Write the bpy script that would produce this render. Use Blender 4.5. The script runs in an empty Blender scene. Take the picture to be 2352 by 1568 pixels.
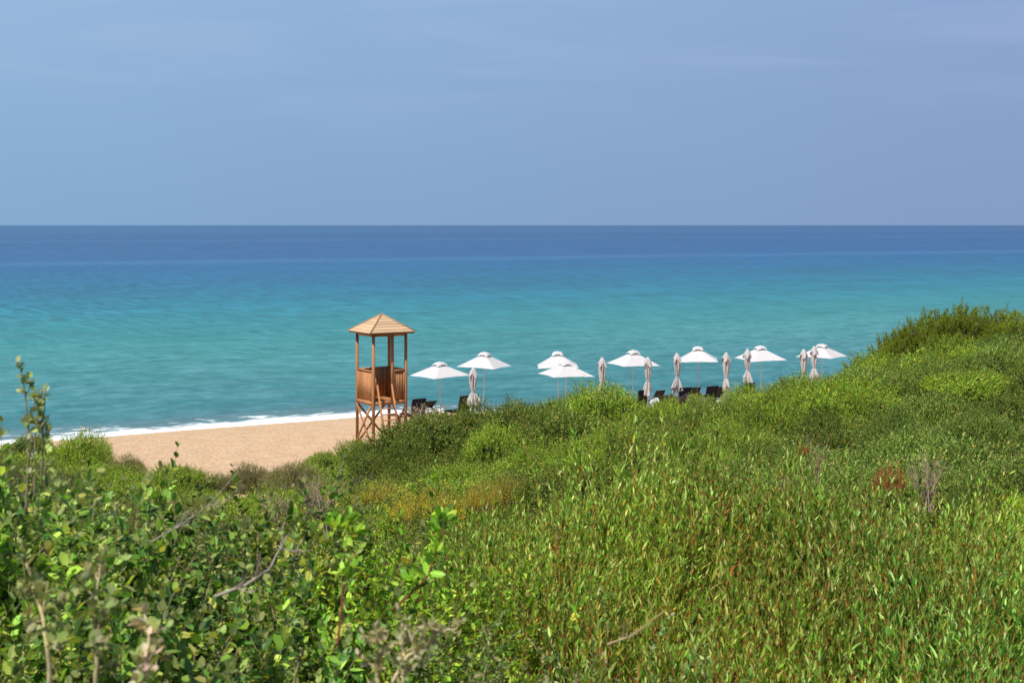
import bpy, math, random
import numpy as np
from math import radians, sin, cos, pi, atan2, sqrt

rng = np.random.default_rng(7)
random.seed(7)
sc = bpy.context.scene
COL = sc.collection
F = 1407.0           # focal length in pixels of a 1024 px wide frame
HC = 10.0            # camera height above the sea
HOR = 224.9          # row of the horizon

def at(u, v, d):
    """point that stands d metres out, from its place in the photograph (1024 px wide)"""
    return np.array([(u-512)/F*d, d, HC-(v-HOR)/F*d])
K = 1024/2352.0
def P(x, y, d):
    return at(x*K, y*K, d)

# ------------------------------------------------------------------ linking
def link(o, parent=None):
    COL.objects.link(o)
    if parent is not None: o.parent = parent
    return o
def tag(o, label=None, cat=None, group=None, kind=None):
    if label: o['label'] = label
    if cat: o['category'] = cat
    if group: o['group'] = group
    if kind: o['kind'] = kind
    return o
def empty(name, loc=(0,0,0), rz=0.0, label=None, cat=None, group=None, scale=(1,1,1)):
    o = bpy.data.objects.new(name, None)
    o.empty_display_size = 0.2
    o.location = loc; o.rotation_euler = (0,0,rz); o.scale = scale
    link(o); tag(o, label, cat, group)
    return o

# ------------------------------------------------------------------ mesh building
class Geo:
    def __init__(self):
        self.v=[]; self.f={3:[],4:[]}; self.c=[]; self.n=0
    def add(self, verts, tris=None, quads=None, col=None):
        verts = np.asarray(verts, float).reshape(-1,3)
        k = len(verts)
        if tris is not None and len(tris): self.f[3].append(np.asarray(tris,int).reshape(-1,3)+self.n)
        if quads is not None and len(quads): self.f[4].append(np.asarray(quads,int).reshape(-1,4)+self.n)
        if col is None: col=(1,1,1)
        col = np.asarray(col,float)
        if col.ndim==1: col=np.tile(col,(k,1))
        self.c.append(col); self.v.append(verts); self.n += k
    def box(self, c, s, R=None, col=None):
        c=np.array(c,float); s=np.array(s,float)/2
        q=np.array([[x,y,z] for z in (-1,1) for y in (-1,1) for x in (-1,1)],float)*s
        if R is not None: q = q@np.array(R).T
        self.add(q+c, quads=[(0,2,3,1),(4,5,7,6),(0,1,5,4),(2,6,7,3),(0,4,6,2),(1,3,7,5)], col=col)
    def beam(self, a, b, w, h, up=(0,0,1), col=None):
        a=np.array(a,float); b=np.array(b,float); d=b-a; L=np.linalg.norm(d); d/=L
        s=np.cross(d,up)
        if np.linalg.norm(s)<1e-4: s=np.cross(d,(1,0,0))
        s/=np.linalg.norm(s); t=np.cross(s,d)
        self.box((a+b)/2,(L,w,h),R=np.stack([d,s,t],1),col=col)
    def tube(self, pts, rad, n=6, col=None, cap=True):
        pts=np.asarray(pts,float); m=len(pts); rad=np.broadcast_to(rad,(m,))
        T=np.gradient(pts,axis=0); T/=np.linalg.norm(T,axis=1,keepdims=True)+1e-9
        ref=np.array([0,0,1.]) if abs(T[0][2])<.9 else np.array([1.,0,0])
        U=np.cross(T,ref); U/=np.linalg.norm(U,axis=1,keepdims=True)+1e-9
        V=np.cross(T,U)
        a=np.arange(n)*2*pi/n
        ring=pts[:,None]+rad[:,None,None]*(np.cos(a)[None,:,None]*U[:,None]+np.sin(a)[None,:,None]*V[:,None])
        q=[]
        for i in range(m-1):
            for j in range(n):
                q.append((i*n+j,i*n+(j+1)%n,(i+1)*n+(j+1)%n,(i+1)*n+j))
        vs=ring.reshape(-1,3)
        tr=[]
        if cap:
            vs=np.vstack([vs,pts[0],pts[-1]])
            for j in range(n):
                tr.append((m*n,(j+1)%n,j)); tr.append((m*n+1,(m-1)*n+j,(m-1)*n+(j+1)%n))
        self.add(vs,tris=tr,quads=q,col=col)
    def mesh(self, name, mat, smooth=False):
        V=np.concatenate(self.v); C=np.concatenate(self.c)
        T=np.concatenate(self.f[3]) if self.f[3] else np.zeros((0,3),int)
        Q=np.concatenate(self.f[4]) if self.f[4] else np.zeros((0,4),int)
        me=bpy.data.meshes.new(name)
        me.vertices.add(len(V)); me.vertices.foreach_set('co',V.astype(np.float32).ravel())
        li=np.concatenate([T.ravel(),Q.ravel()])
        me.loops.add(len(li)); me.loops.foreach_set('vertex_index',li.astype(np.int32))
        nf=len(T)+len(Q); me.polygons.add(nf)
        st=np.concatenate([np.arange(len(T))*3,len(T)*3+np.arange(len(Q))*4])
        me.polygons.foreach_set('loop_start',st.astype(np.int32))
        me.polygons.foreach_set('loop_total',np.concatenate([np.full(len(T),3),np.full(len(Q),4)]).astype(np.int32))
        if smooth: me.polygons.foreach_set('use_smooth',np.ones(nf,bool))
        me.update(calc_edges=True)
        ca=me.color_attributes.new('Col','FLOAT_COLOR','POINT')
        ca.data.foreach_set('color',np.concatenate([C,np.ones((len(C),1))],1).astype(np.float32).ravel())
        me.materials.append(mat)
        return me
    def obj(self, name, mat, parent=None, smooth=False):
        return link(bpy.data.objects.new(name,self.mesh(name,mat,smooth)),parent)

# ------------------------------------------------------------------ materials
def new_mat(name):
    m=bpy.data.materials.new(name); m.use_nodes=True
    nt=m.node_tree; nt.nodes.clear()
    return m,nt
class NT:
    def __init__(s,nt): s.nt=nt
    def n(s,t,**k):
        x=s.nt.nodes.new(t)
        for a,b in k.items(): setattr(x,a,b)
        return x
    def l(s,a,b): s.nt.links.new(a,b)
    def val(s,sock,v):
        if hasattr(v,'is_linked') or hasattr(v,'links'): s.l(v,sock)
        else: sock.default_value=v
    def math(s,op,a,b=0.0,c=None,clamp=False):
        x=s.n('ShaderNodeMath',operation=op,use_clamp=clamp); s.val(x.inputs[0],a); s.val(x.inputs[1],b)
        if c is not None: s.val(x.inputs[2],c)
        return x.outputs[0]
    def mix(s,f,a,b,mode='MIX'):
        x=s.n('ShaderNodeMix',data_type='RGBA',blend_type=mode); s.val(x.inputs[0],f)
        for sock,v in ((x.inputs[6],a),(x.inputs[7],b)):
            if isinstance(v,tuple): sock.default_value=(*v[:3],1)
            else: s.l(v,sock)
        return x.outputs[2]
    def noise(s,vec,scale,detail=4,rough=.55,dist=0):
        x=s.n('ShaderNodeTexNoise'); 
        if vec is not None: s.l(vec,x.inputs['Vector'])
        x.inputs['Scale'].default_value=scale; x.inputs['Detail'].default_value=detail
        x.inputs['Roughness'].default_value=rough; x.inputs['Distortion'].default_value=dist
        return x.outputs[0]
    def ramp(s,f,stops,interp='LINEAR'):
        x=s.n('ShaderNodeValToRGB'); s.l(f,x.inputs[0]); r=x.color_ramp; r.interpolation=interp
        while len(r.elements)<len(stops): r.elements.new(.5)
        for e,(p,c) in zip(r.elements,stops):
            e.position=p; e.color=(*c,1) if len(c)==3 else c
        return x.outputs[0]
    def maprange(s,v,a,b,c=0.,d=1.,smooth=False):
        x=s.n('ShaderNodeMapRange'); 
        if smooth: x.interpolation_type='SMOOTHSTEP'
        s.l(v,x.inputs[0])
        for i,q in zip((1,2,3,4),(a,b,c,d)): x.inputs[i].default_value=q
        return x.outputs[0]
    def bump(s,h,strength,dist):
        x=s.n('ShaderNodeBump'); s.l(h,x.inputs['Height']); x.inputs['Strength'].default_value=strength; x.inputs['Distance'].default_value=dist
        return x.outputs[0]
    def combine(s,a,b,c=0.0):
        x=s.n('ShaderNodeCombineXYZ')
        for i,q in enumerate((a,b,c)): s.val(x.inputs[i],q)
        return x.outputs[0]
    def pbsdf(s,base,rough=.6,spec=.3,normal=None):
        x=s.n('ShaderNodeBsdfPrincipled')
        if isinstance(base,tuple): x.inputs['Base Color'].default_value=(*base,1)
        else: s.l(base,x.inputs['Base Color'])
        s.val(x.inputs['Roughness'],rough)
        x.inputs['Specular IOR Level'].default_value=spec
        if normal is not None: s.l(normal,x.inputs['Normal'])
        return x
    def out(s,sh):
        o=s.n('ShaderNodeOutputMaterial'); s.l(sh,o.inputs[0])

def leaf_mat(name, rough=.5, spec=.2, trans=.28, tone=(1,1,1)):
    m,nt=new_mat(name); N=NT(nt)
    a=N.n('ShaderNodeAttribute'); a.attribute_name='Col'
    oi=N.n('ShaderNodeObjectInfo')
    pos=N.n('ShaderNodeNewGeometry').outputs['Position']
    nz=N.noise(pos,.9,2,.5)
    k=N.math('ADD',N.maprange(nz,.25,.75,.78,1.2),N.maprange(oi.outputs['Random'],0,1,-.16,.13))
    c=N.mix(1.0,a.outputs['Color'],N.combine(N.math('MULTIPLY',k,tone[0]),N.math('MULTIPLY',k,tone[1]),N.math('MULTIPLY',k,tone[2])),'MULTIPLY')
    b=N.pbsdf(c,rough,spec)
    t=N.n('ShaderNodeBsdfTranslucent'); N.l(N.mix(1.0,c,(1.5,1.35,.6),'MULTIPLY'),t.inputs[0])
    ms=N.n('ShaderNodeMixShader'); ms.inputs[0].default_value=trans; N.l(b.outputs[0],ms.inputs[1]); N.l(t.outputs[0],ms.inputs[2])
    N.out(ms.outputs[0]); return m
M={}
M['leaf']=leaf_mat('evergreen_leaf')
M['leaf_near']=leaf_mat('near_leaf',.42,.3,.3)
M['dry_leaf']=leaf_mat('dry_leaf',.7,.1,.2)
def bark():
    m,nt=new_mat('bark'); N=NT(nt)
    a=N.n('ShaderNodeAttribute'); a.attribute_name='Col'
    nz=N.noise(N.n('ShaderNodeTexCoord').outputs['Object'],60,3)
    c=N.mix(1.0,a.outputs['Color'],N.ramp(nz,[(.3,(.6,.6,.6)),(.7,(1.25,1.25,1.25))]),'MULTIPLY')
    N.out(N.pbsdf(c,.75,.2).outputs[0]); return m
M['bark']=bark()

def wood(name, dark, light, stripe=1.0):
    m,nt=new_mat(name); N=NT(nt)
    a=N.n('ShaderNodeAttribute'); a.attribute_name='Col'
    tc=N.n('ShaderNodeTexCoord').outputs['Object']
    mp=N.n('ShaderNodeMapping'); N.l(tc,mp.inputs[0]); mp.inputs['Scale'].default_value=(1,1,.08)
    g=N.noise(mp.outputs[0],28,5,.65,1.5)
    big=N.noise(tc,1.6,3)
    f=N.math('ADD',N.math('MULTIPLY',g,.75),N.math('MULTIPLY',big,.35))
    c=N.ramp(f,[(.3,dark),(.75,light)])
    c=N.mix(1.0,c,a.outputs['Color'],'MULTIPLY')
    N.out(N.pbsdf(c,.6,.25,N.bump(g,.3,.004)).outputs[0]); return m
M['wood']=wood('stained_timber',(.27,.105,.038),(.62,.30,.125))
M['roof']=wood('weathered_roof_board',(.50,.32,.175),(.76,.53,.33))
def cloth(name,c0,c1,trans=.15):
    m,nt=new_mat(name); N=NT(nt)
    tc=N.n('ShaderNodeTexCoord').outputs['Object']
    g=N.noise(tc,7,4); c=N.ramp(g,[(.3,c0),(.7,c1)])
    b=N.pbsdf(c,.8,.15,N.bump(N.noise(tc,14,3),.25,.02))
    t=N.n('ShaderNodeBsdfTranslucent'); N.l(c,t.inputs[0])
    ms=N.n('ShaderNodeMixShader'); ms.inputs[0].default_value=trans; N.l(b.outputs[0],ms.inputs[1]); N.l(t.outputs[0],ms.inputs[2])
    N.out(ms.outputs[0]); return m
M['canvas']=cloth('white_canvas',(.63,.615,.62),(.70,.685,.69))
M['furled']=cloth('furled_canvas',(.47,.44,.43),(.58,.55,.54),.03)
M['mesh_dark']=cloth('dark_sling_fabric',(.016,.018,.028),(.026,.028,.040),.02)
M['mesh_brown']=cloth('brown_sling_fabric',(.045,.038,.038),(.065,.056,.054),.02)
M['towel']=cloth('towel_cloth',(.55,.62,.75),(.8,.82,.85),.05)
def plain(name,c,r=.5,s=.4):
    m,nt=new_mat(name); N=NT(nt)
    g=N.noise(N.n('ShaderNodeTexCoord').outputs['Object'],20,3)
    N.out(N.pbsdf(N.mix(N.maprange(g,.3,.7,0,1),c,tuple(x*.8 for x in c)),r,s).outputs[0]); return m
M['pole']=plain('painted_pole',(.74,.72,.70),.4)
M['frame']=plain('dark_metal_frame',(.03,.027,.027),.45)
def wicker():
    m,nt=new_mat('brown_wicker'); N=NT(nt)
    tc=N.n('ShaderNodeTexCoord').outputs['Object']
    w=N.n('ShaderNodeTexWave',bands_direction='Z'); N.l(tc,w.inputs[0]); w.inputs['Scale'].default_value=22; w.inputs['Distortion'].default_value=2
    c=N.ramp(w.outputs[1],[(.2,(.02,.012,.010)),(.8,(.075,.05,.042))])
    N.out(N.pbsdf(c,.6,.3,N.bump(w.outputs[1],.5,.01)).outputs[0]); return m
M['wicker']=wicker()

# shore coordinate: s grows out to sea, a runs along the shore
SN=(-.515,.857); SA=(.857,.515); S0=66.6
def shore_nodes(N):
    pos=N.n('ShaderNodeNewGeometry').outputs['Position']
    x=N.n('ShaderNodeSeparateXYZ'); N.l(pos,x.inputs[0])
    s=N.math('ADD',N.math('MULTIPLY',x.outputs[0],SN[0]),N.math('MULTIPLY',x.outputs[1],SN[1]))
    a=N.math('ADD',N.math('MULTIPLY',x.outputs[0],SA[0]),N.math('MULTIPLY',x.outputs[1],SA[1]))
    q=N.maprange(a,32.5,41,0,-5.0,True)      # the waterline steps shoreward past the tower
    return pos,N.math('SUBTRACT',s,q),a
def bulge(a):
    t=np.clip((a-32.5)/8.5,0,1); return -5.0*t*t*(3-2*t)
def lin(r,g,b):
    f=lambda c:(c/255/12.92) if c/255<=.04045 else ((c/255+.055)/1.055)**2.4
    return (f(r),f(g),f(b))

def sea_mat():
    m,nt=new_mat('sea_water'); N=NT(nt)
    pos,s,a=shore_nodes(N)
    # log distance offshore drives the colour of the water over the shelving bed
    wob=N.noise(N.combine(N.math('MULTIPLY',a,.012),N.math('MULTIPLY',s,.012)),1.0,3,.5)
    sd=N.math('SUBTRACT',s,S0)
    lg=N.math('LOGARITHM',N.math('MAXIMUM',N.math('ADD',sd,1.0),1.0),10.0)          # 0 .. 3.5
    lg2=N.math('ADD',lg,N.math('MULTIPLY',N.math('SUBTRACT',wob,.5),.10))
    t=N.math('DIVIDE',lg2,3.6)
    k=SEA_K
    def L(d): return math.log10(d+1)/3.6
    st=[(0,(96,150,152)),(L(3),(70,130,140)),(L(9),(72,148,152)),(L(16),(80,156,158)),(L(28),(82,160,160)),(L(44),(80,166,164)),(L(70),(54,158,160)),
        (L(105),(30,144,162)),(L(150),(16,124,156)),(L(230),(16,112,162)),(L(300),(22,108,165)),(L(345),(30,102,160)),(L(900),(36,95,154)),(1.0,(50,102,155))]
    st=[(p,tuple(v*k[i] for i,v in enumerate(lin(*c)))) for p,c in st]
    c=N.ramp(t,st)
    # wave faces: light and dark short streaks
    v1=N.combine(N.math('MULTIPLY',a,.85),s,0)
    w1=N.noise(v1,.80,6,.70,.4)
    v2=N.combine(N.math('MULTIPLY',a,1.0),s,7)
    w2=N.noise(v2,2.4,4,.6,.3)
    w3=N.noise(N.combine(N.math('MULTIPLY',a,.4),s,3),.07,5,.6,.3)
    w4=N.noise(N.combine(N.math('MULTIPLY',a,.55),s,3),.3,4,.6,.3)
    wv=N.math('ADD',N.math('MULTIPLY',w1,.60),N.math('ADD',N.math('MULTIPLY',w2,.12),N.math('ADD',N.math('MULTIPLY',w3,.14),N.math('MULTIPLY',w4,.29))))
    # beyond a hundred metres only groups of waves read: long in depth, short along the shore
    x5=N.noise(N.combine(N.math('MULTIPLY',a,.9),N.math('MULTIPLY',s,.14),11),1.0,5,.7,.4)
    x6=N.noise(N.combine(N.math('MULTIPLY',a,.35),N.math('MULTIPLY',s,.022),15),1.0,5,.7,.4)
    far1=N.maprange(sd,25,110,0,1,True); far2=N.maprange(sd,180,600,0,1,True)
    wfar=N.math('ADD',N.math('MULTIPLY',x5,N.math('SUBTRACT',1.0,far2)),N.math('MULTIPLY',x6,far2))
    wfar=N.math('ADD',N.math('MULTIPLY',wfar,.92),N.math('MULTIPLY',w3,.23))
    wm=N.math('ADD',N.math('MULTIPLY',wv,N.math('SUBTRACT',1.0,far1)),N.math('MULTIPLY',wfar,far1))
    f=N.maprange(wm,.465,.69,0,1)
    c=N.mix(1.0,c,N.ramp(f,[(0,(.50,.66,.68)),(.35,(.82,.90,.90)),(.55,(1.05,1.02,1.03)),(1,(2.1,1.36,1.45))]),'MULTIPLY')
    # pale slicks far out
    for (s1,wd,amt) in ((376,30,.13),(900,60,.12),(2100,350,.08)):
        q=N.math('ADD',s,N.math('MULTIPLY',N.math('SUBTRACT',N.noise(N.combine(N.math('MULTIPLY',a,.004),0.0),1.0,3),.5),s1*.16))
        q=N.math('DIVIDE',N.math('ABSOLUTE',N.math('SUBTRACT',q,s1)),wd)
        q=N.math('MULTIPLY',N.math('SUBTRACT',1.0,q,clamp=True),N.math('MULTIPLY',N.maprange(w4,.3,.7,.4,1.2),amt))
        c=N.mix(q,c,tuple(v*1.0 for v in lin(120,168,210)))
    # foam at the edge
    fn=N.noise(N.combine(N.math('MULTIPLY',a,.55),s,2),1.3,6,.62,.8)
    fl=N.noise(N.combine(N.math('MULTIPLY',a,.12),0.0,2),1.0,4,.6)
    fl2=N.noise(N.combine(N.math('MULTIPLY',a,.5),s,9),.55,4,.6)
    edge=N.math('ADD',sd,N.math('ADD',N.math('MULTIPLY',N.math('SUBTRACT',fl,.5),-2.6),N.math('MULTIPLY',N.math('SUBTRACT',fl2,.5),-2.2)))
    solid=N.maprange(edge,1.2,1.9,1,0,True)
    thr=N.maprange(edge,1.3,5.6,.44,.70)
    lace=N.math('MULTIPLY',N.math('GREATER_THAN',edge,1.0),N.maprange(N.math('SUBTRACT',fn,thr),0,.10,0,.8,True))
    lace=N.math('MULTIPLY',lace,N.math('LESS_THAN',edge,9.5))
    foam=N.math('MAXIMUM',solid,lace)
    grey=N.maprange(edge,0,7.5,.6,0)
    c=N.mix(grey,c,lin(128,150,150))
    # odd whitecap flecks close in
    fk=N.noise(N.combine(N.math('MULTIPLY',a,.6),s,5),2.2,3,.6)
    fk=N.math('MULTIPLY',N.maprange(fk,.745,.78,0,.55),N.maprange(sd,4,30,1,0))
    foam=N.math('MAXIMUM',foam,fk)
    c=N.mix(foam,c,(.86,.88,.88))
    nb=N.bump(wv,.55,.35)
    b=N.pbsdf(c,.32,.09,nb)
    N.l(N.maprange(foam,0,1,.30,.9),b.inputs['Roughness'])
    N.out(b.outputs[0]); return m
SEA_K=(.56,.635,.60)
M['sea']=sea_mat()

def sand_mat():
    m,nt=new_mat('beach_sand'); N=NT(nt)
    pos,s,a=shore_nodes(N)
    g1=N.noise(pos,5.5,5,.6); g2=N.noise(pos,1.1,4,.6); g3=N.noise(pos,90,2)
    f=N.math('ADD',N.math('MULTIPLY',g1,.6),N.math('ADD',N.math('MULTIPLY',g2,.3),N.math('MULTIPLY',g3,.15)))
    c=N.ramp(f,[(.38,(.50,.325,.185)),(.5,(.62,.42,.255)),(.64,(.70,.49,.31))])
    # dry flecks of seaweed and pebbles
    d=N.maprange(N.noise(pos,9,2,.4),.70,.74,0,.45)
    c=N.mix(d,c,(.30,.19,.10))
    wet=N.maprange(N.math('ADD',s,N.math('MULTIPLY',N.noise(pos,.35,2),2.0)),66.9,68.4,0,1,True)
    c=N.mix(N.math('MULTIPLY',wet,.55),c,(.30,.20,.12))
    h=N.math('ADD',N.math('MULTIPLY',g1,.7),N.math('MULTIPLY',g2,1.0))
    b=N.pbsdf(c,.9,.1,N.bump(h,.8,.22))
    N.l(N.maprange(wet,0,1,.92,.45),b.inputs['Roughness'])
    N.out(b.outputs[0]); return m
M['sand']=sand_mat()
def soil_mat():
    m,nt=new_mat('dune_soil'); N=NT(nt)
    pos=N.n('ShaderNodeNewGeometry').outputs['Position']
    g=N.noise(pos,3,6,.65)
    c=N.ramp(g,[(.35,(.018,.022,.008)),(.55,(.05,.05,.02)),(.75,(.13,.10,.05))])
    N.out(N.pbsdf(c,.9,.1,N.bump(g,.8,.1)).outputs[0]); return m
M['soil']=soil_mat()

# ------------------------------------------------------------------ terrain
ctrl=[]
def cp(x,y,d,h): 
    p=P(x,y,d); ctrl.append((p[0],p[1],p[2]-h))
for q in [(-6,-4,8.6),(0,-4,8.5),(6,-4,8.4),(0,1,8.4),(-2,1.5,8.5),(2,1.5,8.3),(-20,0,8.3),(20,0,8.3),(0,-25,8.8),(-30,-25,8.8),(30,-25,8.8)]: ctrl.append(q)
for q in [(0,985,4.5,.9),(400,1110,5,.9),(700,1190,5.5,.8),(1000,1200,6,.8),(1250,1080,7,.8),(1700,1040,7,.8),(2000,1110,7,.8),(2300,1100,7,.8),
          (200,1568,3,.9),(1200,1568,3.3,.9),(2000,1568,4.2,.9),(2700,1200,6,.8),(-500,1100,6,.9),
          (-400,1060,25,.6),(-100,1120,22,.6),(350,1190,22,.6),(100,1120,25,.6),(700,1190,18,.6),(600,1150,34,.5),(700,1180,12,.6),(250,1060,45,.5),(110,1030,49,.5),(-150,1000,52,.6),(-600,990,52,.6),(400,1092,43,.5),(480,1118,41,.45),(600,1085,47,.5),
          (720,1062,50,.45),(800,1040,53,.45),(870,1005,52.5,.9),(1000,958,52,1.1),(1000,1085,42,1),(1150,955,50,1),(1300,925,48,1.1),(1450,905,46,1.1),(1560,935,46,1),
          (1700,905,45,1.1),(1850,882,45,1.1),(1950,865,43,1),(2060,838,41,.5),(2150,815,41,.35),(2300,795,41,.35),(2700,795,41,.4),(3300,800,41,1),
          (1000,1165,24,.6),(1200,1110,25,.6),(1250,1040,32,.8),(1500,1060,20,.8),(1500,995,30,.9),(1800,1075,16,.8),(1800,975,30,.9),(2100,1085,15,.8),(2100,965,25,1),
          (2300,1130,13,.6),(2300,905,30,1),(2700,950,25,1),(2700,1110,12,.8)]: cp(*q)
# the seaward foot of the dune
for (x,d) in [(-600,57),(-150,57),(110,53.5),(250,49.5),(400,46.5),(480,44.5),(560,47.5),(620,51.5),(720,54),(800,56),(870,57.5),(1000,58),(1150,58),(1300,57),(1450,55.5),(1560,55),(1700,54),(1850,53.5),(2000,53),(2200,52),(2400,52),(2800,52),(3300,52)]:
    X=(x*K-512)/F*d
    ctrl.append((X,d,.75)); ctrl.append((X*(d+6)/d,d+6,-.6)); ctrl.append((X*(d+25)/d,d+25,-4.0))
ctrl=np.array(ctrl)
SC=np.array([1,1])
def ker(a,b): return np.sqrt(((a[:,None,:]-b[None,:,:])**2).sum(-1)+.02)
A=ker(ctrl[:,:2],ctrl[:,:2]); n=len(ctrl)
AA=np.zeros((n+3,n+3)); AA[:n,:n]=A+np.eye(n)*-.02; AA[:n,n:]=np.c_[np.ones(n),ctrl[:,:2]]; AA[n:,:n]=AA[:n,n:].T
W=np.linalg.solve(AA,np.r_[ctrl[:,2],0,0,0])
def dune_h(x,y):
    x=np.asarray(x,float); y=np.asarray(y,float); q=np.c_[x.ravel(),y.ravel()]
    r=np.zeros(len(q))
    for i in range(0,len(q),20000):
        k=ker(q[i:i+20000],ctrl[:,:2]); r[i:i+20000]=k@W[:n]+W[n]+q[i:i+20000]@W[n+1:]
    r=r.reshape(x.shape)
    # the dune does not run out to sea
    s=x*SN[0]+y*SN[1]
    return np.where(s>60,np.minimum(r,-1.0),r)
def vnoise(x,y,seed=0):
    r=np.zeros_like(x); g=np.random.default_rng(seed)
    for k in range(14):
        f=.25*1.35**k; a=g.uniform(0,2*pi); p=g.uniform(0,6.28)
        r+=np.sin((x*cos(a)+y*sin(a))*f+p+1.5*np.sin((x*sin(a)-y*cos(a))*f*.6))/(1.25**k)
    return r
def beach_h(x,y):
    inl=S0+bulge(x*SA[0]+y*SA[1])-(x*SN[0]+y*SN[1])
    b=np.where(inl>0,1.0*(1-np.exp(-np.maximum(inl,0)/4.5)),inl*.12)
    return np.maximum(b,-6)+.012*vnoise(x*1.0,y*1.0,3)*np.clip((inl+3)/6,.4,1)
def ground_h(x,y):
    x=np.atleast_1d(np.asarray(x,float)); y=np.atleast_1d(np.asarray(y,float))
    return np.maximum(dune_h(x,y),beach_h(x,y))
def gh(x,y): return float(ground_h(x,y)[0])
def grid_mesh(name,mat,xs,ys,hf,keep=None):
    X,Y=np.meshgrid(xs,ys); Z=hf(X,Y); nx=len(xs); ny=len(ys)
    idx=np.arange(nx*ny).reshape(ny,nx)
    q=np.stack([idx[:-1,:-1],idx[:-1,1:],idx[1:,1:],idx[1:,:-1]],-1).reshape(-1,4)
    if keep is not None:
        kk=keep(X,Y); m=kk[:-1,:-1]|kk[:-1,1:]|kk[1:,1:]|kk[1:,:-1]; q=q[m.ravel()]
    g=Geo(); g.add(np.stack([X,Y,Z],-1),quads=q)
    return g.obj(name,mat,smooth=True)
xs=np.unique(np.concatenate([np.linspace(-300,-40,40),np.arange(-40,50,.45),np.linspace(50,400,40)]))
ys=np.unique(np.concatenate([np.linspace(-120,-10,20),np.arange(-10,110,.45),np.linspace(110,420,60)]))
beach=grid_mesh('beach_sand',M['sand'],xs,ys,beach_h); tag(beach,kind='structure')
dx=np.arange(-60,70,.5); dy=np.arange(-30,62,.5)
dune=grid_mesh('dune_ground',M['soil'],dx,dy,lambda X,Y:dune_h(X,Y)+.03*vnoise(X*2,Y*2,5),keep=lambda X,Y:dune_h(X,Y)>beach_h(X,Y)-.3)
tag(dune,kind='structure')
# the sea: one sheet to the horizon, its near part ridged into small waves
def sea_grid():
    g=Geo()
    s=np.unique(np.concatenate([np.arange(S0-12,S0+60,.5),np.geomspace(S0+60,90000,90)]))
    a=np.unique(np.concatenate([-np.geomspace(160,90000,30),np.arange(-160,260,2.0),np.geomspace(260,90000,30)]))
    S,Aa=np.meshgrid(s,a,indexing='ij')
    X=S*SN[0]+Aa*SA[0]; Y=S*SN[1]+Aa*SA[1]
    amp=np.clip((200-(S-S0))/200,0,1)*np.clip((S-S0-bulge(Aa)+3)/5,0,1)
    Z=.05*amp*(np.sin(S*1.1+1.5*np.sin(Aa*.06)+.8*np.sin(Aa*.21))+.6*np.sin(S*2.3+Aa*.3+2*np.sin(Aa*.11)))
    # the low breaker running in along the beach
    br=S0+bulge(Aa)+3.2+.8*np.sin(Aa*.09)+.5*np.sin(Aa*.31)
    Z+=.16*np.exp(-((S-br)/.8)**2)*(.7+.3*np.sin(Aa*.23))
    i=np.arange(S.size).reshape(S.shape)
    q=np.stack([i[:-1,:-1],i[1:,:-1],i[1:,1:],i[:-1,1:]],-1).reshape(-1,4)
    g.add(np.stack([X,Y,Z],-1),quads=q)
    return g.obj('sea',M['sea'],smooth=True)
tag(sea_grid(),kind='structure')

# ------------------------------------------------------------------ foliage
def norm(v): return v/(np.linalg.norm(v,axis=-1,keepdims=True)+1e-9)
# leaf templates: along (0..1), across (-.5..+.5), lift
def tmpl(kind):
    if kind=='diamond':
        v=[(0,0,0),(.5,-.5,.06),(1,0,-.05),(.5,.5,.06)]; return np.array(v,float),[(0,1,2),(0,2,3)],[]
    if kind=='lance':
        v=[(0,0,0),(.35,0,-.05),(.7,0,-.03),(1,0,-.06),(.3,-.46,.03),(.68,-.36,.0),(.3,.46,.03),(.68,.36,.0)]
    if kind=='oval':
        v=[(0,0,0),(.3,0,-.06),(.72,0,-.09),(1,0,-.1),(.25,-.44,.03),(.72,-.43,.0),(.25,.44,.03),(.72,.43,.0)]
    tr=[(0,4,1),(0,1,6),(5,3,2),(2,3,7)]; qd=[(4,5,2,1),(1,2,7,6)]
    return np.array(v,float),tr,qd
def leaves(g,p,D,Nn,length,width,kind,cols):
    T,tr,qd=tmpl(kind); k=len(T); m=len(p)
    D=norm(D); Wd=norm(np.cross(D,Nn)); Nn=np.cross(Wd,D)
    L=np.broadcast_to(length,(m,))[:,None,None]; Wi=np.broadcast_to(width,(m,))[:,None,None]
    curl=rng.uniform(.3,1.8,(m,1,1))
    V=p[:,None]+L*T[None,:,0:1]*D[:,None]+Wi*T[None,:,1:2]*Wd[:,None]+L*curl*T[None,:,2:3]*Nn[:,None]
    off=(np.arange(m)*k)[:,None,None]
    t=(np.array(tr)[None]+off).reshape(-1,3) if tr else None
    q=(np.array(qd)[None]+off).reshape(-1,4) if qd else None
    g.add(V.reshape(-1,3),t,q,np.repeat(cols,k,0))
def pick(pal,m,var=.18):
    pal=np.array(pal,float); w=pal[:,3]/pal[:,3].sum()
    i=rng.choice(len(pal),m,p=w)
    return np.clip(pal[i,:3]*(1+rng.normal(0,var,(m,1)))*(1+rng.normal(0,var*.3,(m,3))),.002,.9)
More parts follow.
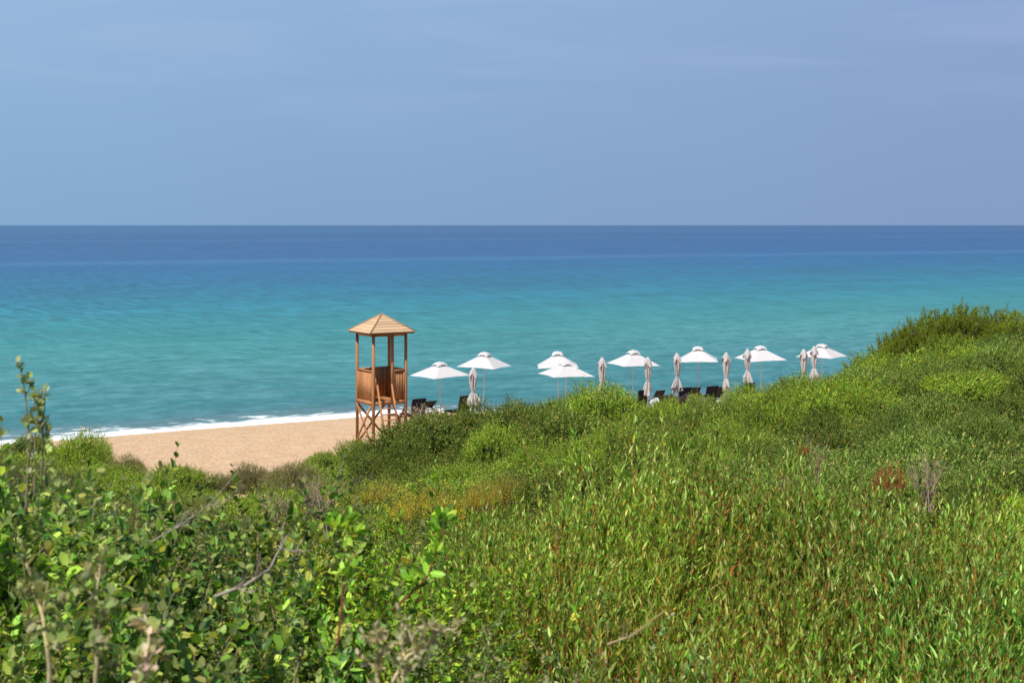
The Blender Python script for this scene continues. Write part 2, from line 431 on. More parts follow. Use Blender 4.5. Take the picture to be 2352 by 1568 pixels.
def shoots(g,gs,base,dirs,L,nodes=14,per=2,ang=(35,55),leaf=(.045,.012),kind='lance',pal=None,stemcol=(.2,.1,.03),stemr=.0015,bend=.15,up=.1,start=.15,var=.18,lsp=.25,tipshrink=.45,tipcol=None,stempts=5,mode='alt',tint=None):
    S=len(base); dirs=norm(dirs); L=np.broadcast_to(L,(S,)).astype(float)
    rnd=rng.normal(0,1,(S,3)); B=rnd-(rnd*dirs).sum(-1,keepdims=True)*dirs
    B=B*bend*L[:,None]+np.array([0,0,1.])*up*L[:,None]
    def pt(t): return base+dirs*L[:,None]*t+B*t*t
    if gs is not None:
        n=3; ts=np.linspace(0,1,stempts); a=np.arange(n)*2*pi/n
        R=np.broadcast_to(stemr,(S,))
        ref=np.where(np.abs(dirs[:,2:3])<.8,np.array([[0,0,1.]]),np.array([[1.,0,0]]))
        U=norm(np.cross(dirs,ref)); V=np.cross(dirs,U)
        rings=np.stack([pt(t)[:,None]+(R*(1-.7*t))[:,None,None]*(np.cos(a)[None,:,None]*U[:,None]+np.sin(a)[None,:,None]*V[:,None]) for t in ts],1)
        i=np.arange(S*stempts*n).reshape(S,stempts,n)
        q=np.stack([i[:,:-1],np.roll(i,-1,2)[:,:-1],np.roll(i,-1,2)[:,1:],i[:,1:]],-1).reshape(-1,4)
        sc_=np.array(stemcol)[None]*(1+rng.normal(0,.2,(S,1)))
        gs.add(rings.reshape(-1,3),quads=q,col=np.repeat(np.clip(sc_,.003,1),stempts*n,0))
    ph0=rng.uniform(0,2*pi,S)
    for j in range(nodes):
        t=start+(1-start)*(j+.5*rng.random(S))/nodes
        p=pt(t[:,None]); T=norm(dirs*L[:,None]+2*B*t[:,None])
        ref=np.where(np.abs(T[:,2:3])<.8,np.array([[0,0,1.]]),np.array([[1.,0,0]]))
        U=norm(np.cross(T,ref)); V=np.cross(T,U)
        for k in range(per):
            ph=ph0+(j*pi/2 if mode=='opp' else j*2.4)+k*2*pi/per+rng.normal(0,.3,S)
            Rr=np.cos(ph)[:,None]*U+np.sin(ph)[:,None]*V
            al=np.radians(rng.uniform(ang[0],ang[1],S)*(1-.35*t))[:,None]
            D=np.cos(al)*T+np.sin(al)*Rr+rng.normal(0,.10,(S,3))
            Nn=np.sin(al)*T-np.cos(al)*Rr+rng.normal(0,.15,(S,3))
            ls=(1+rng.normal(0,lsp,S)).clip(.4,1.6)*(1-tipshrink*t**3)
            c=pick(pal,S,var)
            if tint is not None: c=c*tint
            if tipcol is not None:
                w=np.clip((t-.75)/.25,0,1)[:,None]; c=c*(1-w)+np.array(tipcol)*w
            leaves(g,p,D,Nn,leaf[0]*ls,leaf[1]*ls,kind,c)

G_=lambda *a:a
GAIN=2.45
PAL={
 'olive':[(.082,.104,.020,5),(.052,.076,.016,4),(.140,.158,.036,3),(.030,.046,.012,3),(.24,.15,.05,.6)],
 'bright':[(.115,.165,.022,5),(.080,.125,.018,4),(.18,.23,.035,3),(.04,.062,.012,2),(.30,.23,.05,.7),(.24,.12,.04,.4)],
 'grey':[(.105,.142,.036,5),(.072,.105,.024,4),(.18,.215,.075,3),(.035,.055,.015,2),(.24,.17,.06,.6)],
 'lime':[(.20,.27,.02,5),(.13,.20,.02,3),(.30,.34,.04,2)],
 'heath':[(.19,.155,.08,5),(.13,.11,.05,4),(.26,.21,.12,2),(.12,.14,.035,5)],
 'gold':[(.60,.40,.02,4),(.52,.44,.03,4),(.60,.24,.02,1.5),(.20,.24,.03,3)],
 'rust':[(.38,.13,.05,4),(.25,.09,.035,4),(.42,.20,.10,2)],
 'juniper':[(.115,.145,.018,5),(.075,.098,.012,4),(.165,.195,.024,3),(.14,.09,.03,1.0)],
 'straw':[(.38,.30,.18,4),(.26,.20,.12,3),(.17,.17,.05,2)],
}
PAL={k:[(a*GAIN*.97,b*GAIN*1.03,c*GAIN*.8,w) for a,b,c,w in v] for k,v in PAL.items()}
for k in('gold','rust','straw','heath'): PAL[k]=[(a/1.25,b/1.25,c/1.25,w) for a,b,c,w in PAL[k]]
def lumps(seed,nl=34,amp=.34):
    g=np.random.default_rng(seed)
    c=norm(np.c_[g.normal(0,1,(nl,2)),np.abs(g.normal(.3,.6,nl))]); a=g.uniform(-.6,1,nl)*amp; w=g.uniform(.13,.34,nl)
    def f(d):
        return 1+(a[None]*np.exp(-((d[:,None]-c[None])**2).sum(-1)/(2*w[None]**2))).sum(-1)
    return f
def shrub_proto(seed,pal,nsh=2300,nod=7,leaf=(.040,.018),L=(.14,.30),stem=(.12,.08,.04),twigs=60,upw=.7,wind=(0,0,0),ang=(30,70),stick=.0,flat=.0):
    f=lumps(seed)
    g=Geo(); gs=Geo()
    d=norm(np.c_[rng.normal(0,1,(nsh,2)),rng.uniform(-.15,1.3,nsh)])
    r=f(d)[:,None]
    base=d*r*rng.uniform(.60,.86,(nsh,1))
    base[:,2]=np.maximum(base[:,2],-.12)
    dirs=norm(d*.75+np.array([0,0,upw])+np.array(wind)+rng.normal(0,.35,(nsh,3)))
    LL=rng.uniform(*L,nsh)*(1+stick*(rng.random(nsh)<.06))
    shoots(g,None,base,dirs,LL,nodes=nod,per=2,ang=ang,leaf=leaf,kind='diamond',pal=pal,bend=.12,up=.08)
    # inner dome that blocks the view, darkened to paint the shade of hollows
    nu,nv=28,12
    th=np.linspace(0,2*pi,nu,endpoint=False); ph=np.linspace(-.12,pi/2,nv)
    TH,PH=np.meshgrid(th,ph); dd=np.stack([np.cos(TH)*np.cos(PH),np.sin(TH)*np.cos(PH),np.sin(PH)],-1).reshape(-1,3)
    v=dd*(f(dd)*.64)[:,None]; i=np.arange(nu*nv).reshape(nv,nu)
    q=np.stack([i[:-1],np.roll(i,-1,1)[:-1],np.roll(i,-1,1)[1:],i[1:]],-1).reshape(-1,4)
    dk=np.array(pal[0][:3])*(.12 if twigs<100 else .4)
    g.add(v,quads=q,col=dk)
    # twigs: from the foot up through the leaves
    m=twigs; td=norm(np.c_[rng.normal(0,1,(m,2)),rng.uniform(.1,1.2,m)])
    e=td*(f(td)*rng.uniform(.98,1.14,m))[:,None]
    for a_,b_ in zip(td*.15,e):
        mid=(a_+b_)/2+rng.normal(0,.05,3)+np.array([0,0,.05])
        gs.tube([a_,mid,b_],[.010,.006,.0025],3,col=np.array(stem)*rng.uniform(.7,1.6),cap=False)
    return g.mesh('foliage',M['leaf']),gs.mesh('branches',M['bark'])
PRO={}
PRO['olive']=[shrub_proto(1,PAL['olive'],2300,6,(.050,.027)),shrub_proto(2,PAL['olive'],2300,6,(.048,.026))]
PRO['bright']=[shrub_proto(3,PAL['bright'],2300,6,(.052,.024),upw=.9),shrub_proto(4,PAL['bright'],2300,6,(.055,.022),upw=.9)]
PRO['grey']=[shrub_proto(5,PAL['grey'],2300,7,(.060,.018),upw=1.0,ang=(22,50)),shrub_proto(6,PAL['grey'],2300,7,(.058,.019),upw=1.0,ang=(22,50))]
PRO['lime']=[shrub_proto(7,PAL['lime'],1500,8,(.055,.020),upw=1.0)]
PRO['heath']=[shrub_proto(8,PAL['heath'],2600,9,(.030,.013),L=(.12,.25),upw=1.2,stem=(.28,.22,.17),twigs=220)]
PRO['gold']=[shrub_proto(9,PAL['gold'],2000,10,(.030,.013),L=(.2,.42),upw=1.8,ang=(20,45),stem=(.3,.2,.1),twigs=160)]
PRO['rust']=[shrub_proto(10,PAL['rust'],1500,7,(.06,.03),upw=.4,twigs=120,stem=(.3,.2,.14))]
def tuft_proto(seed,pal,n=320,stem=(.3,.2,.1),leaf=(.05,.022),nod=9,spread=.28):
    g=Geo(); gs=Geo(); gx=np.random.default_rng(seed)
    a=gx.uniform(0,2*pi,n); rr=np.sqrt(gx.random(n))*gx.uniform(.7,1.05,n); b=np.c_[np.cos(a)*rr,np.sin(a)*rr,np.full(n,-.1)]
    H=(1.05-.55*rr**2)*gx.uniform(.5,1.15,n)
    d=norm(np.c_[b[:,:2]*.35+gx.normal(0,spread,(n,2)),np.ones(n)])
    shoots(g,gs,b,d,H,nodes=nod,per=2,ang=(20,50),leaf=leaf,kind='diamond',pal=pal,bend=.15,start=.25,stemcol=stem,stemr=.008)
    return g.mesh('foliage',M['leaf']),gs.mesh('branches',M['bark'])
PRO['gold']=[tuft_proto(31,PAL['gold']+[(.13,.17,.03,4)],420,leaf=(.06,.024)),tuft_proto(32,PAL['gold'],340,leaf=(.06,.024))]
PRO['rust']=[tuft_proto(33,PAL['rust']+[(.16,.17,.05,3)],110,leaf=(.12,.06),nod=7,spread=.4)]
def juniper_proto(seed):
    f=lumps(seed,18,.20); g=Geo(); gs=Geo()
    # plumes of scale-leaved sprays, swept to one side by the sea wind
    m=380
    d=norm(np.c_[rng.normal(0,1,(m,2)),rng.uniform(-.1,1.2,m)])
    base=d*(f(d)*rng.uniform(.60,.80,m))[:,None]; base[:,2]=np.maximum(base[:,2],0)
    ax=norm(d*.75+np.array([.46,.05,.30])+rng.normal(0,.28,(m,3))); LL=rng.uniform(.16,.28,m)
    k=30
    for i in range(m):
        t=rng.random(k); rad=.075*(1-t**2)+.012
        off=rng.normal(0,1,(k,3)); off-= (off@ax[i])[:,None]*ax[i]; off=norm(off)*rad[:,None]*rng.uniform(.3,1,k)[:,None]
        b=base[i]+ax[i]*(t*LL[i])[:,None]+off*.6
        dr=norm(ax[i]*1.0+off*7+rng.normal(0,.15,(k,3)))
        shoots(g,None,b,dr,rng.uniform(.05,.10,k),nodes=4,per=2,ang=(18,42),leaf=(.026,.010),kind='diamond',pal=PAL['juniper'],var=.22,bend=.05,up=.05)
        gs.tube([d[i]*.1,base[i],base[i]+ax[i]*LL[i]*.8],[.02,.011,.003],4,col=(.16,.09,.05),cap=False)
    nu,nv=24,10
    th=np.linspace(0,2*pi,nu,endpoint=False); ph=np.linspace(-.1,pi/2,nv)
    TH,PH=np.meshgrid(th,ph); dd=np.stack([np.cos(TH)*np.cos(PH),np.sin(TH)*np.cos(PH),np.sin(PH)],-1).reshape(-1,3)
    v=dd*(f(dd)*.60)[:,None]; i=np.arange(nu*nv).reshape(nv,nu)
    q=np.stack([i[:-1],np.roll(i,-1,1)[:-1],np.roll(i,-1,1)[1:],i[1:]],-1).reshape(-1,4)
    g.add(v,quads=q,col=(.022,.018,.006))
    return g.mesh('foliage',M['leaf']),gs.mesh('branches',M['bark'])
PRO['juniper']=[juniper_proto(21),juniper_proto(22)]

placed=[]   # (x,y,r) of shrubs
def shrub(x,y,r,h,sp,label,group=None,name='shrub',cat='shrub',sink=.12,rz=None,z=None,tilt=None):
    fo,br=random.choice(PRO[sp])
    z=gh(x,y)-sink*h if z is None else z
    e=empty(name,(x,y,z),random.uniform(0,6.28) if rz is None else rz,label,cat,group,scale=(r,r*random.uniform(.85,1.15),h))
    for nm,me in (('foliage',fo),('branches',br)):
        link(bpy.data.objects.new(nm,me),e)
    placed.append((x,y,r)); return e
def shrub_px(x0,x1,top,d,sp,label,h=None,**k):
    """a shrub from its left and right edge and top row in the photograph (2352 px wide)"""
    c=P((x0+x1)/2,top,d); r=(x1-x0)*K/F*d/2
    g=gh(c[0],c[1]); hh=max(c[2]-g,.35)/.98 if h is None else h
    return shrub(c[0],c[1],r/.98,hh,sp,label,sink=0,z=c[2]-hh*.98,**k)

# --- named shrubs of the middle distance
shrub_px(868,1120,959,50,'olive','large dark olive mound of scrub beside the foot of the wooden tower')
shrub_px(1010,1180,942,51,'olive','olive shrub on the crest under the tall thin pole of the second open parasol')
shrub_px(1130,1270,932,48,'olive','olive shrub closing the saddle of the crest below the gap between the parasols')
shrub_px(860,1010,1011,46,'olive','dark lower lobe of scrub in front of the big mound below the wooden tower')
shrub_px(1120,1330,951,46,'olive','broad low olive shrub below the gap between the parasols')
shrub_px(1290,1480,895,47.5,'bright','high rounded yellow green shrub on the crest below the closed parasol left of centre')
shrub_px(1220,1350,923,48,'bright','yellow green shrub on the crest at the poles of the two overlapping parasols')
shrub_px(1465,1580,926,48,'bright','low yellow green shrub on the crest hiding the feet of the dark loungers')
shrub_px(1560,1680,919,47,'bright','low bright shrub on the crest in front of the pair of dark loungers')
shrub_px(1655,1790,895,46,'bright','rounded shrub on the crest below the closed parasol that overlaps an open one')
shrub_px(1740,1910,873,45.5,'bright','smooth rounded green shrub on the crest between the last two open parasols')
shrub_px(1880,2010,863,44,'bright','green shrub on the crest at the pole of the rightmost open parasol')
shrub_px(1960,2060,833,42,'grey','grey green shrub on the crest just left of the junipers')
shrub_px(2050,2180,821,39,'grey','grey green shrub tucked under the left end of the junipers')
shrub_px(2170,2360,803,38,'bright','bright green shrub in front of the foot of the junipers at the right edge')
# junipers
for i,(x0,x1,top,d,lb) in enumerate([
    (2014,2130,756,43,'leftmost and lowest juniper of the clump, with olive feathery sprays'),
    (2055,2210,716,42.5,'juniper with a pointed spray rising second from the left of the clump'),
    (2150,2300,704,42,'tallest juniper in the middle of the clump against the sea'),
    (2250,2400,716,41.5,'juniper at the right edge of the picture with feathery sprays'),
    (2350,2500,735,42,'juniper beyond the right edge of the clump')]):
    shrub_px(x0-26,x1+40,top-4,d,'juniper',lb,h=1.75,name='juniper',cat='juniper',group='junipers on top of the dune',rz=random.uniform(-.4,.4))
shrub_px(1960,1984,814,43,'juniper','small lone juniper sprig on the crest left of the juniper clump',h=.55,name='juniper',cat='juniper',rz=0)
# brown heath, left slope, lime, gold, rust
shrub_px(520,640,1070,48,'heath','low brown heath mound beside the sand, nearest the beach',group='brown heath mounds at the edge of the sand')
shrub_px(600,740,1066,46.5,'heath','low brown heath mound between the sand and the green slope under the tower',group='brown heath mounds at the edge of the sand')
shrub_px(460,560,1092,43,'heath','small brown heath tuft at the lowest point of the sand',h=.5)
shrub_px(690,790,1042,50,'bright','low yellow green shrub at the corner of the sand left of the tower legs')
shrub_px(770,870,1018,52,'bright','yellow green shrub at the foot of the left tower leg')
shrub_px(330,480,1076,42,'bright','yellow green low shrub at the lower left corner of the sand')
shrub_px(240,345,1050,46,'heath','grey brown dry shrub on the left dune edge against the sand',h=.7)
shrub_px(110,260,1012,50,'bright','green shrub on the left dune edge below the surf')
shrub_px(0,140,1006,50,'olive','dark shrub at the far left edge below the surf')
shrub_px(1290,1390,1040,24,'lime','lime green shrub between the middle slope and the tall willow leaved thicket')
shrub_px(2290,2400,1140,13,'lime','lime green shrub at the right edge above the willow leaved thicket',h=.55)
shrub_px(2180,2290,1120,14,'grey','grey green shrub behind the right part of the thicket')
shrub_px(815,940,1098,28,'gold','leftmost of the golden orange heathers in the hollow',h=.6,group='golden flowering heathers in the hollow')
shrub_px(910,1060,1112,21,'gold','brightest yellow heather low in the hollow',h=.5,group='golden flowering heathers in the hollow')
shrub_px(1060,1150,1096,24,'gold','orange heather behind the left end of the thicket',h=.5,group='golden flowering heathers in the hollow')
shrub_px(1130,1210,1084,25,'gold','rightmost orange heather beside the lime green shrub',h=.5,group='golden flowering heathers in the hollow')
shrub_px(2005,2075,1046,17,'rust','shrub with rust brown dead leaves above the thicket',h=.45)
shrub_px(1835,1865,1012,22,'rust','small shrub with a few reddish dead leaves in the middle of the right slope',h=.25)
for (x0,x1,top,d,sp,lb) in [
    (1180,1420,955,43,'olive','broad olive mound in the middle of the slope below the high rounded crest shrub'),
    (1440,1600,940,42,'bright','yellow green mound on the slope just right of the high rounded crest shrub'),
    (1560,1760,930,41,'olive','olive mound on the slope under the dark loungers'),
    (1700,1900,905,40,'bright','broad yellow green mound with a dark right side below the last open parasols'),
    (1590,1790,985,33,'olive','round light olive mound in the middle of the right slope'),
    (1800,1960,960,31,'olive','olive mound with dark hollow beneath it, right of the middle of the slope'),
    (1940,2130,880,37,'grey','grey green mound on the upper slope left of the junipers'),
    (2120,2330,860,35,'bright','green mound on the upper slope below the junipers'),
    (1960,2140,960,28,'grey','grey green mound with glossy leaves in the middle of the right slope'),
    (2150,2352,950,27,'grey','broad grey green mound near the right edge of the slope'),
    (1480,1640,1010,27,'bright','low green mound just behind the left thicket'),
    (1690,1850,1030,22,'olive','mid green mound behind the dip of the thicket'),
    (1060,1220,990,42,'bright','green mound in the saddle right of the tower mound'),
    (1160,1300,1040,34,'bright','low yellow green mound above the orange heathers')]:
    shrub_px(x0,x1,top,d,sp,lb,group='larger mounds of scrub on the slope')
# --- the rest of the slope: shrubs on a loose grid
def zone(x,y):
    u=(512+x/y*F)/K
    if y>34:
        if u<840: return 'bright' if random.random()<.85 else 'heath','low shrub on the slope between the sand and the tower scrub','low shrubs beside the sand'
        if u<1250: return ('olive' if random.random()<.8 else 'bright'),'olive evergreen shrub on the slope below the first three open parasols','shrubs on the slope below the left parasols'
        if u<1900: return ('bright' if random.random()<.65 else 'olive'),'yellow green evergreen shrub on the slope below the right parasols','shrubs on the slope below the right parasols'
        return ('grey' if random.random()<.6 else 'bright'),'grey green evergreen shrub on the upper slope below the junipers','shrubs on the upper slope below the junipers'
    if u<1150:
        return ('bright' if random.random()<.7 else 'olive'),'low mixed green shrub in the hollow between the near bushes and the tower slope','shrubs in the hollow'
    if u<1750: return ('olive' if random.random()<.5 else 'bright'),'green shrub on the middle slope behind the left part of the willow leaved thicket','shrubs on the middle slope'
    return ('grey' if random.random()<.6 else 'olive'),'grey green shrub on the right slope behind the willow leaved thicket','shrubs on the right slope'
cnt=0
y=12.0
while y<53:
    step=1.6 if y<20 else 2.05
    x=-.40*y-1.5
    while x<.40*y+1.5:
        px=x+random.uniform(-.5,.5); py=y+random.uniform(-.5,.5)
        x+=step
        dh=float(dune_h(px,py)); bh=float(beach_h(np.array(px),np.array(py)))
        if dh<bh+.25: continue
        if any((px-a)**2+(py-b)**2<(.55*r)**2 for a,b,r in placed): continue
        u=(512+px/py*F)/K
        sp,lb,gr=zone(px,py)
        r=random.uniform(.95,1.45)*(.75 if y<20 else 1); h=random.uniform(.45,.8)*(.8 if y<20 else 1)
        if u<840: h*=.55; r*=.9
        if u<1250 and y<34: h*=.65
        vt=(HOR+(HC-(dh+h))/py*F)/K
        if vt>np.interp(u,[0,400,700,1000,1250,1700,1800,2000,2200,2352],[1000,1120,1190,1190,1090,1050,1110,1120,1080,1180])+25: continue
        # crest and toe stay under the line seen in the photograph
        top=dh+h; hb=max(h,r*random.uniform(.72,.95))
        shrub(px,py,r,hb,sp,lb,group=gr,z=top-hb); cnt+=1
    y+=step*.95
print('grid shrubs',cnt)
# --- undergrowth between them
def undergrowth(n=42000):
    g=Geo()
    y=12+42*rng.random(n)**.8; x=(rng.random(n)*2-1)*(.42*y+3)
    dh=dune_h(x,y); ok=dh>beach_h(x,y)+.02; x,y,dh=x[ok],y[ok],dh[ok]
    b=np.c_[x,y,dh-.02]; d=norm(np.c_[rng.normal(0,.35,(len(x),2)),np.ones(len(x))])
    mixp=PAL['bright']+PAL['olive']+[(.30,.24,.14,5),(.2,.15,.09,4)]
    shoots(g,None,b,d,rng.uniform(.12,.32,len(x)),nodes=6,per=2,ang=(20,50),leaf=(.05,.014),kind='diamond',pal=mixp,bend=.2)
    tag(g.obj('undergrowth',M['leaf']),'low green undergrowth and dry grass between the shrubs of the dune','undergrowth',kind='stuff')
undergrowth()

# ------------------------------------------------------------------ foreground bushes
def region(poly_pts,n):
    """random ground points inside a polygon given in world x,y"""
    poly=np.array(poly_pts,float); lo=poly.min(0); hi=poly.max(0); out=[]
    while len(out)<n:
        q=rng.uniform(lo,hi,(n*2,2)); inside=np.zeros(len(q),bool); j=len(poly)-1
        for i in range(len(poly)):
            a,b=poly[i],poly[j]
            c=((a[1]>q[:,1])!=(b[1]>q[:,1]))&(q[:,0]<(b[0]-a[0])*(q[:,1]-a[1])/(b[1]-a[1]+1e-12)+a[0])
            inside^=c; j=i
        out+=list(q[inside])
    return np.array(out[:n])
def wx(px,d): return (px*K-512)/F*d
def fore_shrub(name,label,poly,n,height,stem,spec,lean=(0,0),fill=None,layer=2,cat='shrub',hvar=.10,dead=0,lift=None,tintf=None,holes=(),clump=None):
    c=np.array(poly).mean(0); e=empty(name,(c[0],c[1],gh(*c)),0,label,cat)
    org=np.array(e.location)
    g=Geo(); gs=Geo()
    q=region(poly,n); off=np.zeros((n,2)); ch=np.zeros(n); cid=np.zeros(n,int)
    if clump:    # shoots fan out of separate plants, so gaps stay dark between them
        nc,cr=clump; cc=region(poly,nc); cid=rng.integers(0,nc,n); off=rng.normal(0,cr,(n,2)); q=cc[cid]+off
        ch=(rng.normal(0,.11,nc))[cid]-.32*(((off/cr)**2).sum(1)/4).clip(0,1.1); off=off/cr
    keep=np.ones(n,bool)
    for (hx,hy,hw) in holes: keep&=(q[:,0]-hx)**2+((q[:,1]-hy)*.6)**2>hw*hw
    q=q[keep]; off=off[keep]; ch=ch[keep]; cid=cid[keep]; n=len(q)
    ctint=(1+rng.normal(0,.13,(999,1)))*(1+rng.normal(0,.05,(999,3))); z0=dune_h(q[:,0],q[:,1])
    hh=height*(1+ch+rng.normal(0,hvar,n)).clip(.45,1.7)
    if lift is not None: hh=hh*lift(q[:,0],q[:,1])
    hh=hh*np.where(rng.random(n)<(.0 if spec is OAK else .05),rng.uniform(1.1,1.3,n),1)
    hh=hh*(1+.045*vnoise(q[:,0]*6,q[:,1]*6,int(n))).clip(.6,1.3)
    for k in range(layer):   # shoots at several heights so the bush is leafy down its side
        L=rng.uniform(*spec['L'],n)
        zt=hh-L*.95-k*spec.get('drop',.16)*rng.uniform(.6,1.4,n)
        b=np.c_[q+rng.normal(0,.05,(n,2)),z0+zt]
        d=norm(np.c_[rng.normal(0,spec['spread'],(n,2))+np.array(lean)+off*.17,np.ones(n)])
        s={kk:vv for kk,vv in spec.items() if kk not in('L','spread','drop')}
        t1=1+.10*vnoise(q[:,0]*4,q[:,1]*4,int(n)+5); t2=.07*vnoise(q[:,0]*3,q[:,1]*3,int(n)+9)
        tn=np.stack([t1*(1+t2),t1,t1*(1-t2)],1).clip(.45,1.8)
        if clump: tn=tn*ctint[cid]
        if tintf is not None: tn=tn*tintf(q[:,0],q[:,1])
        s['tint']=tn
        shoots(g,gs,b-org,d,L,**s)
    # woody stems from the ground to the shoots
    for i in rng.choice(n,min(n,stem),replace=False):
        top=np.array([q[i,0],q[i,1],z0[i]+hh[i]*.8])-org; ft=np.array([q[i,0]+rng.normal(0,.15),q[i,1]+rng.normal(0,.15),z0[i]-.05])-org
        gs.tube([ft,(ft+top)/2+rng.normal(0,.05,3),top],[.009,.006,.003],5,col=np.array(spec['stemcol'])*.8,cap=False)
    g.obj('foliage',M['leaf_near'],e); gs.obj('branches',M['bark'],e)
    return e
WILLOW=dict(L=(.34,.62),spread=.17,drop=.14,nodes=13,per=2,mode='opp',ang=(16,38),leaf=(.049,.0105),kind='lance',
  pal=[(.085,.16,.028,5),(.12,.20,.045,4),(.19,.26,.10,3),(.24,.29,.15,.9),(.045,.09,.018,4),(.02,.04,.008,1.2),(.26,.19,.04,.3)],stemcol=(.46,.19,.05),stemr=.0026,bend=.12,up=.06,var=.16)
OAK=dict(L=(.22,.40),spread=.55,drop=.13,nodes=9,per=2,ang=(45,80),leaf=(.040,.025),kind='oval',
  pal=[(.055,.110,.022,5),(.030,.070,.020,4),(.10,.155,.035,4),(.17,.21,.06,2.2),(.20,.19,.06,.4),(.013,.03,.008,3)],stemcol=(.32,.24,.13),stemr=.0024,bend=.2,up=.08,var=.2,tipcol=(.32,.33,.12))
LENT=dict(L=(.22,.4),spread=.45,drop=.15,nodes=12,per=2,ang=(38,62),leaf=(.034,.0165),kind='oval',
  pal=[(.095,.175,.022,5),(.06,.125,.018,4),(.16,.24,.035,3),(.22,.28,.05,1.5),(.03,.06,.01,2)],stemcol=(.20,.06,.035),stemr=.0021,bend=.18,up=.1,var=.18)
CIST=dict(L=(.14,.26),spread=.6,drop=.12,nodes=10,per=2,ang=(40,70),leaf=(.024,.0135),kind='oval',
  pal=[(.13,.155,.045,5),(.09,.12,.035,4),(.20,.21,.085,3),(.26,.23,.11,1.5),(.055,.085,.02,3)],stemcol=(.25,.19,.11),stemr=.0018,bend=.25,up=.1,var=.18,tipcol=(.50,.43,.24))
for _s in (WILLOW,OAK,LENT,CIST): _s['pal']=[(a*2.62,b*2.70,c*1.8,w) for a,b,c,w in _s['pal']]
# right hand thicket, two bushes side by side
xr=lambda px,d:(wx(px,d),d)
def bumps(*bl):
    def f(x,y):
        r=np.ones_like(x)
        for (bx,by,w,a) in bl: r+=a*np.exp(-((x-bx)**2+(y-by)**2)/(2*w*w))
        return r
    return f
fore_shrub('willow_leaved_shrub','thicket of narrow leaves on orange stems, left of the dip in the lower right half',
  [xr(1060,7.9),xr(1880,7.9),xr(1930,6.2),xr(1900,4.2),xr(1560,3.9),xr(1250,5.0),xr(1040,6.3)],1150,.70,160,WILLOW,hvar=.10,clump=(95,.14),holes=[(wx(a,d),d,w) for a,d,w in ((1260,5.2,.10),(1500,4.6,.13),(1700,4.8,.10),(1420,6.0,.09),(1640,5.9,.10),(1800,4.4,.12))],lean=(.10,0),layer=3,lift=bumps((wx(1620,7),7,.4,.06),(wx(1350,7.2),7.2,.4,.08),(wx(1120,7.4),7.4,.4,-.30),(wx(1060,6.3),6.3,.4,-.25)))
fore_shrub('willow_leaved_shrub','thicket of narrow leaves on orange stems at the lower right edge of the picture',
  [xr(1880,7.9),xr(2750,7.9),xr(2900,5.5),xr(2900,4.0),xr(1900,4.0),xr(1930,6.2)],1400,.69,160,WILLOW,hvar=.10,clump=(120,.14),holes=[(wx(a,d),d,w) for a,d,w in ((2010,4.7,.13),(2200,4.5,.12),(2330,5.2,.10),(1990,5.8,.10),(2160,5.9,.09),(2420,4.6,.12))],lean=(.10,0),layer=3,lift=bumps((wx(1850,7.3),7.3,.3,-.14),(wx(2180,7),7,.3,.14),(wx(2400,7),7,.35,-.10)))
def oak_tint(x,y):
    # pale young growth at the far left, the hollow's shade painted into the leaf colour mid-bush
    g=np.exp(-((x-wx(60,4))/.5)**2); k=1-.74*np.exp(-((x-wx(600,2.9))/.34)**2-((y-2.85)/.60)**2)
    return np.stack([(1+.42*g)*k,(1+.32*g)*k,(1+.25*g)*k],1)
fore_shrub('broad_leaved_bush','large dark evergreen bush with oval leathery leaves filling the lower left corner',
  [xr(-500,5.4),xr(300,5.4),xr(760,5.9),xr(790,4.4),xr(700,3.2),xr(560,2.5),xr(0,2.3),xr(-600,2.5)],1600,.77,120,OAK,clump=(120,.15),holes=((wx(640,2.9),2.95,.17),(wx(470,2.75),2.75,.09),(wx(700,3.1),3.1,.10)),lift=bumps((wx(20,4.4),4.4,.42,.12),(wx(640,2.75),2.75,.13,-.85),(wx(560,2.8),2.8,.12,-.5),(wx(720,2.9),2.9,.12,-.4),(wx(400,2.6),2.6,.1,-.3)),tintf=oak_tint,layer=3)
fore_shrub('mastic_bush','bright green bush with dark red stems between the broad leaved bush and the thicket',
  [xr(680,6.2),xr(1100,6.2),xr(1200,5.2),xr(1080,4.2),xr(1000,3.2),xr(760,3.2),xr(720,4.6)],620,.66,60,LENT,clump=(50,.14),lift=bumps((wx(850,3.0),3.0,.2,-.35)),layer=3)
fore_shrub('rockrose_bush','dusty grey green bush with small leaves and beige tips at the bottom centre',
  [xr(1040,4.9),xr(1560,4.7),xr(1900,3.9),xr(2000,3.1),xr(1500,2.8),xr(800,2.5),xr(820,3.0),xr(1000,3.6)],900,.68,60,CIST,clump=(80,.10),holes=((wx(1160,3.2),3.2,.12),(wx(1010,3.0),3.0,.09),(wx(1330,3.2),3.2,.08)),lift=bumps((wx(1130,3.0),3.0,.14,-.3),(wx(1500,3.3),3.3,.14,-.25)),layer=3)

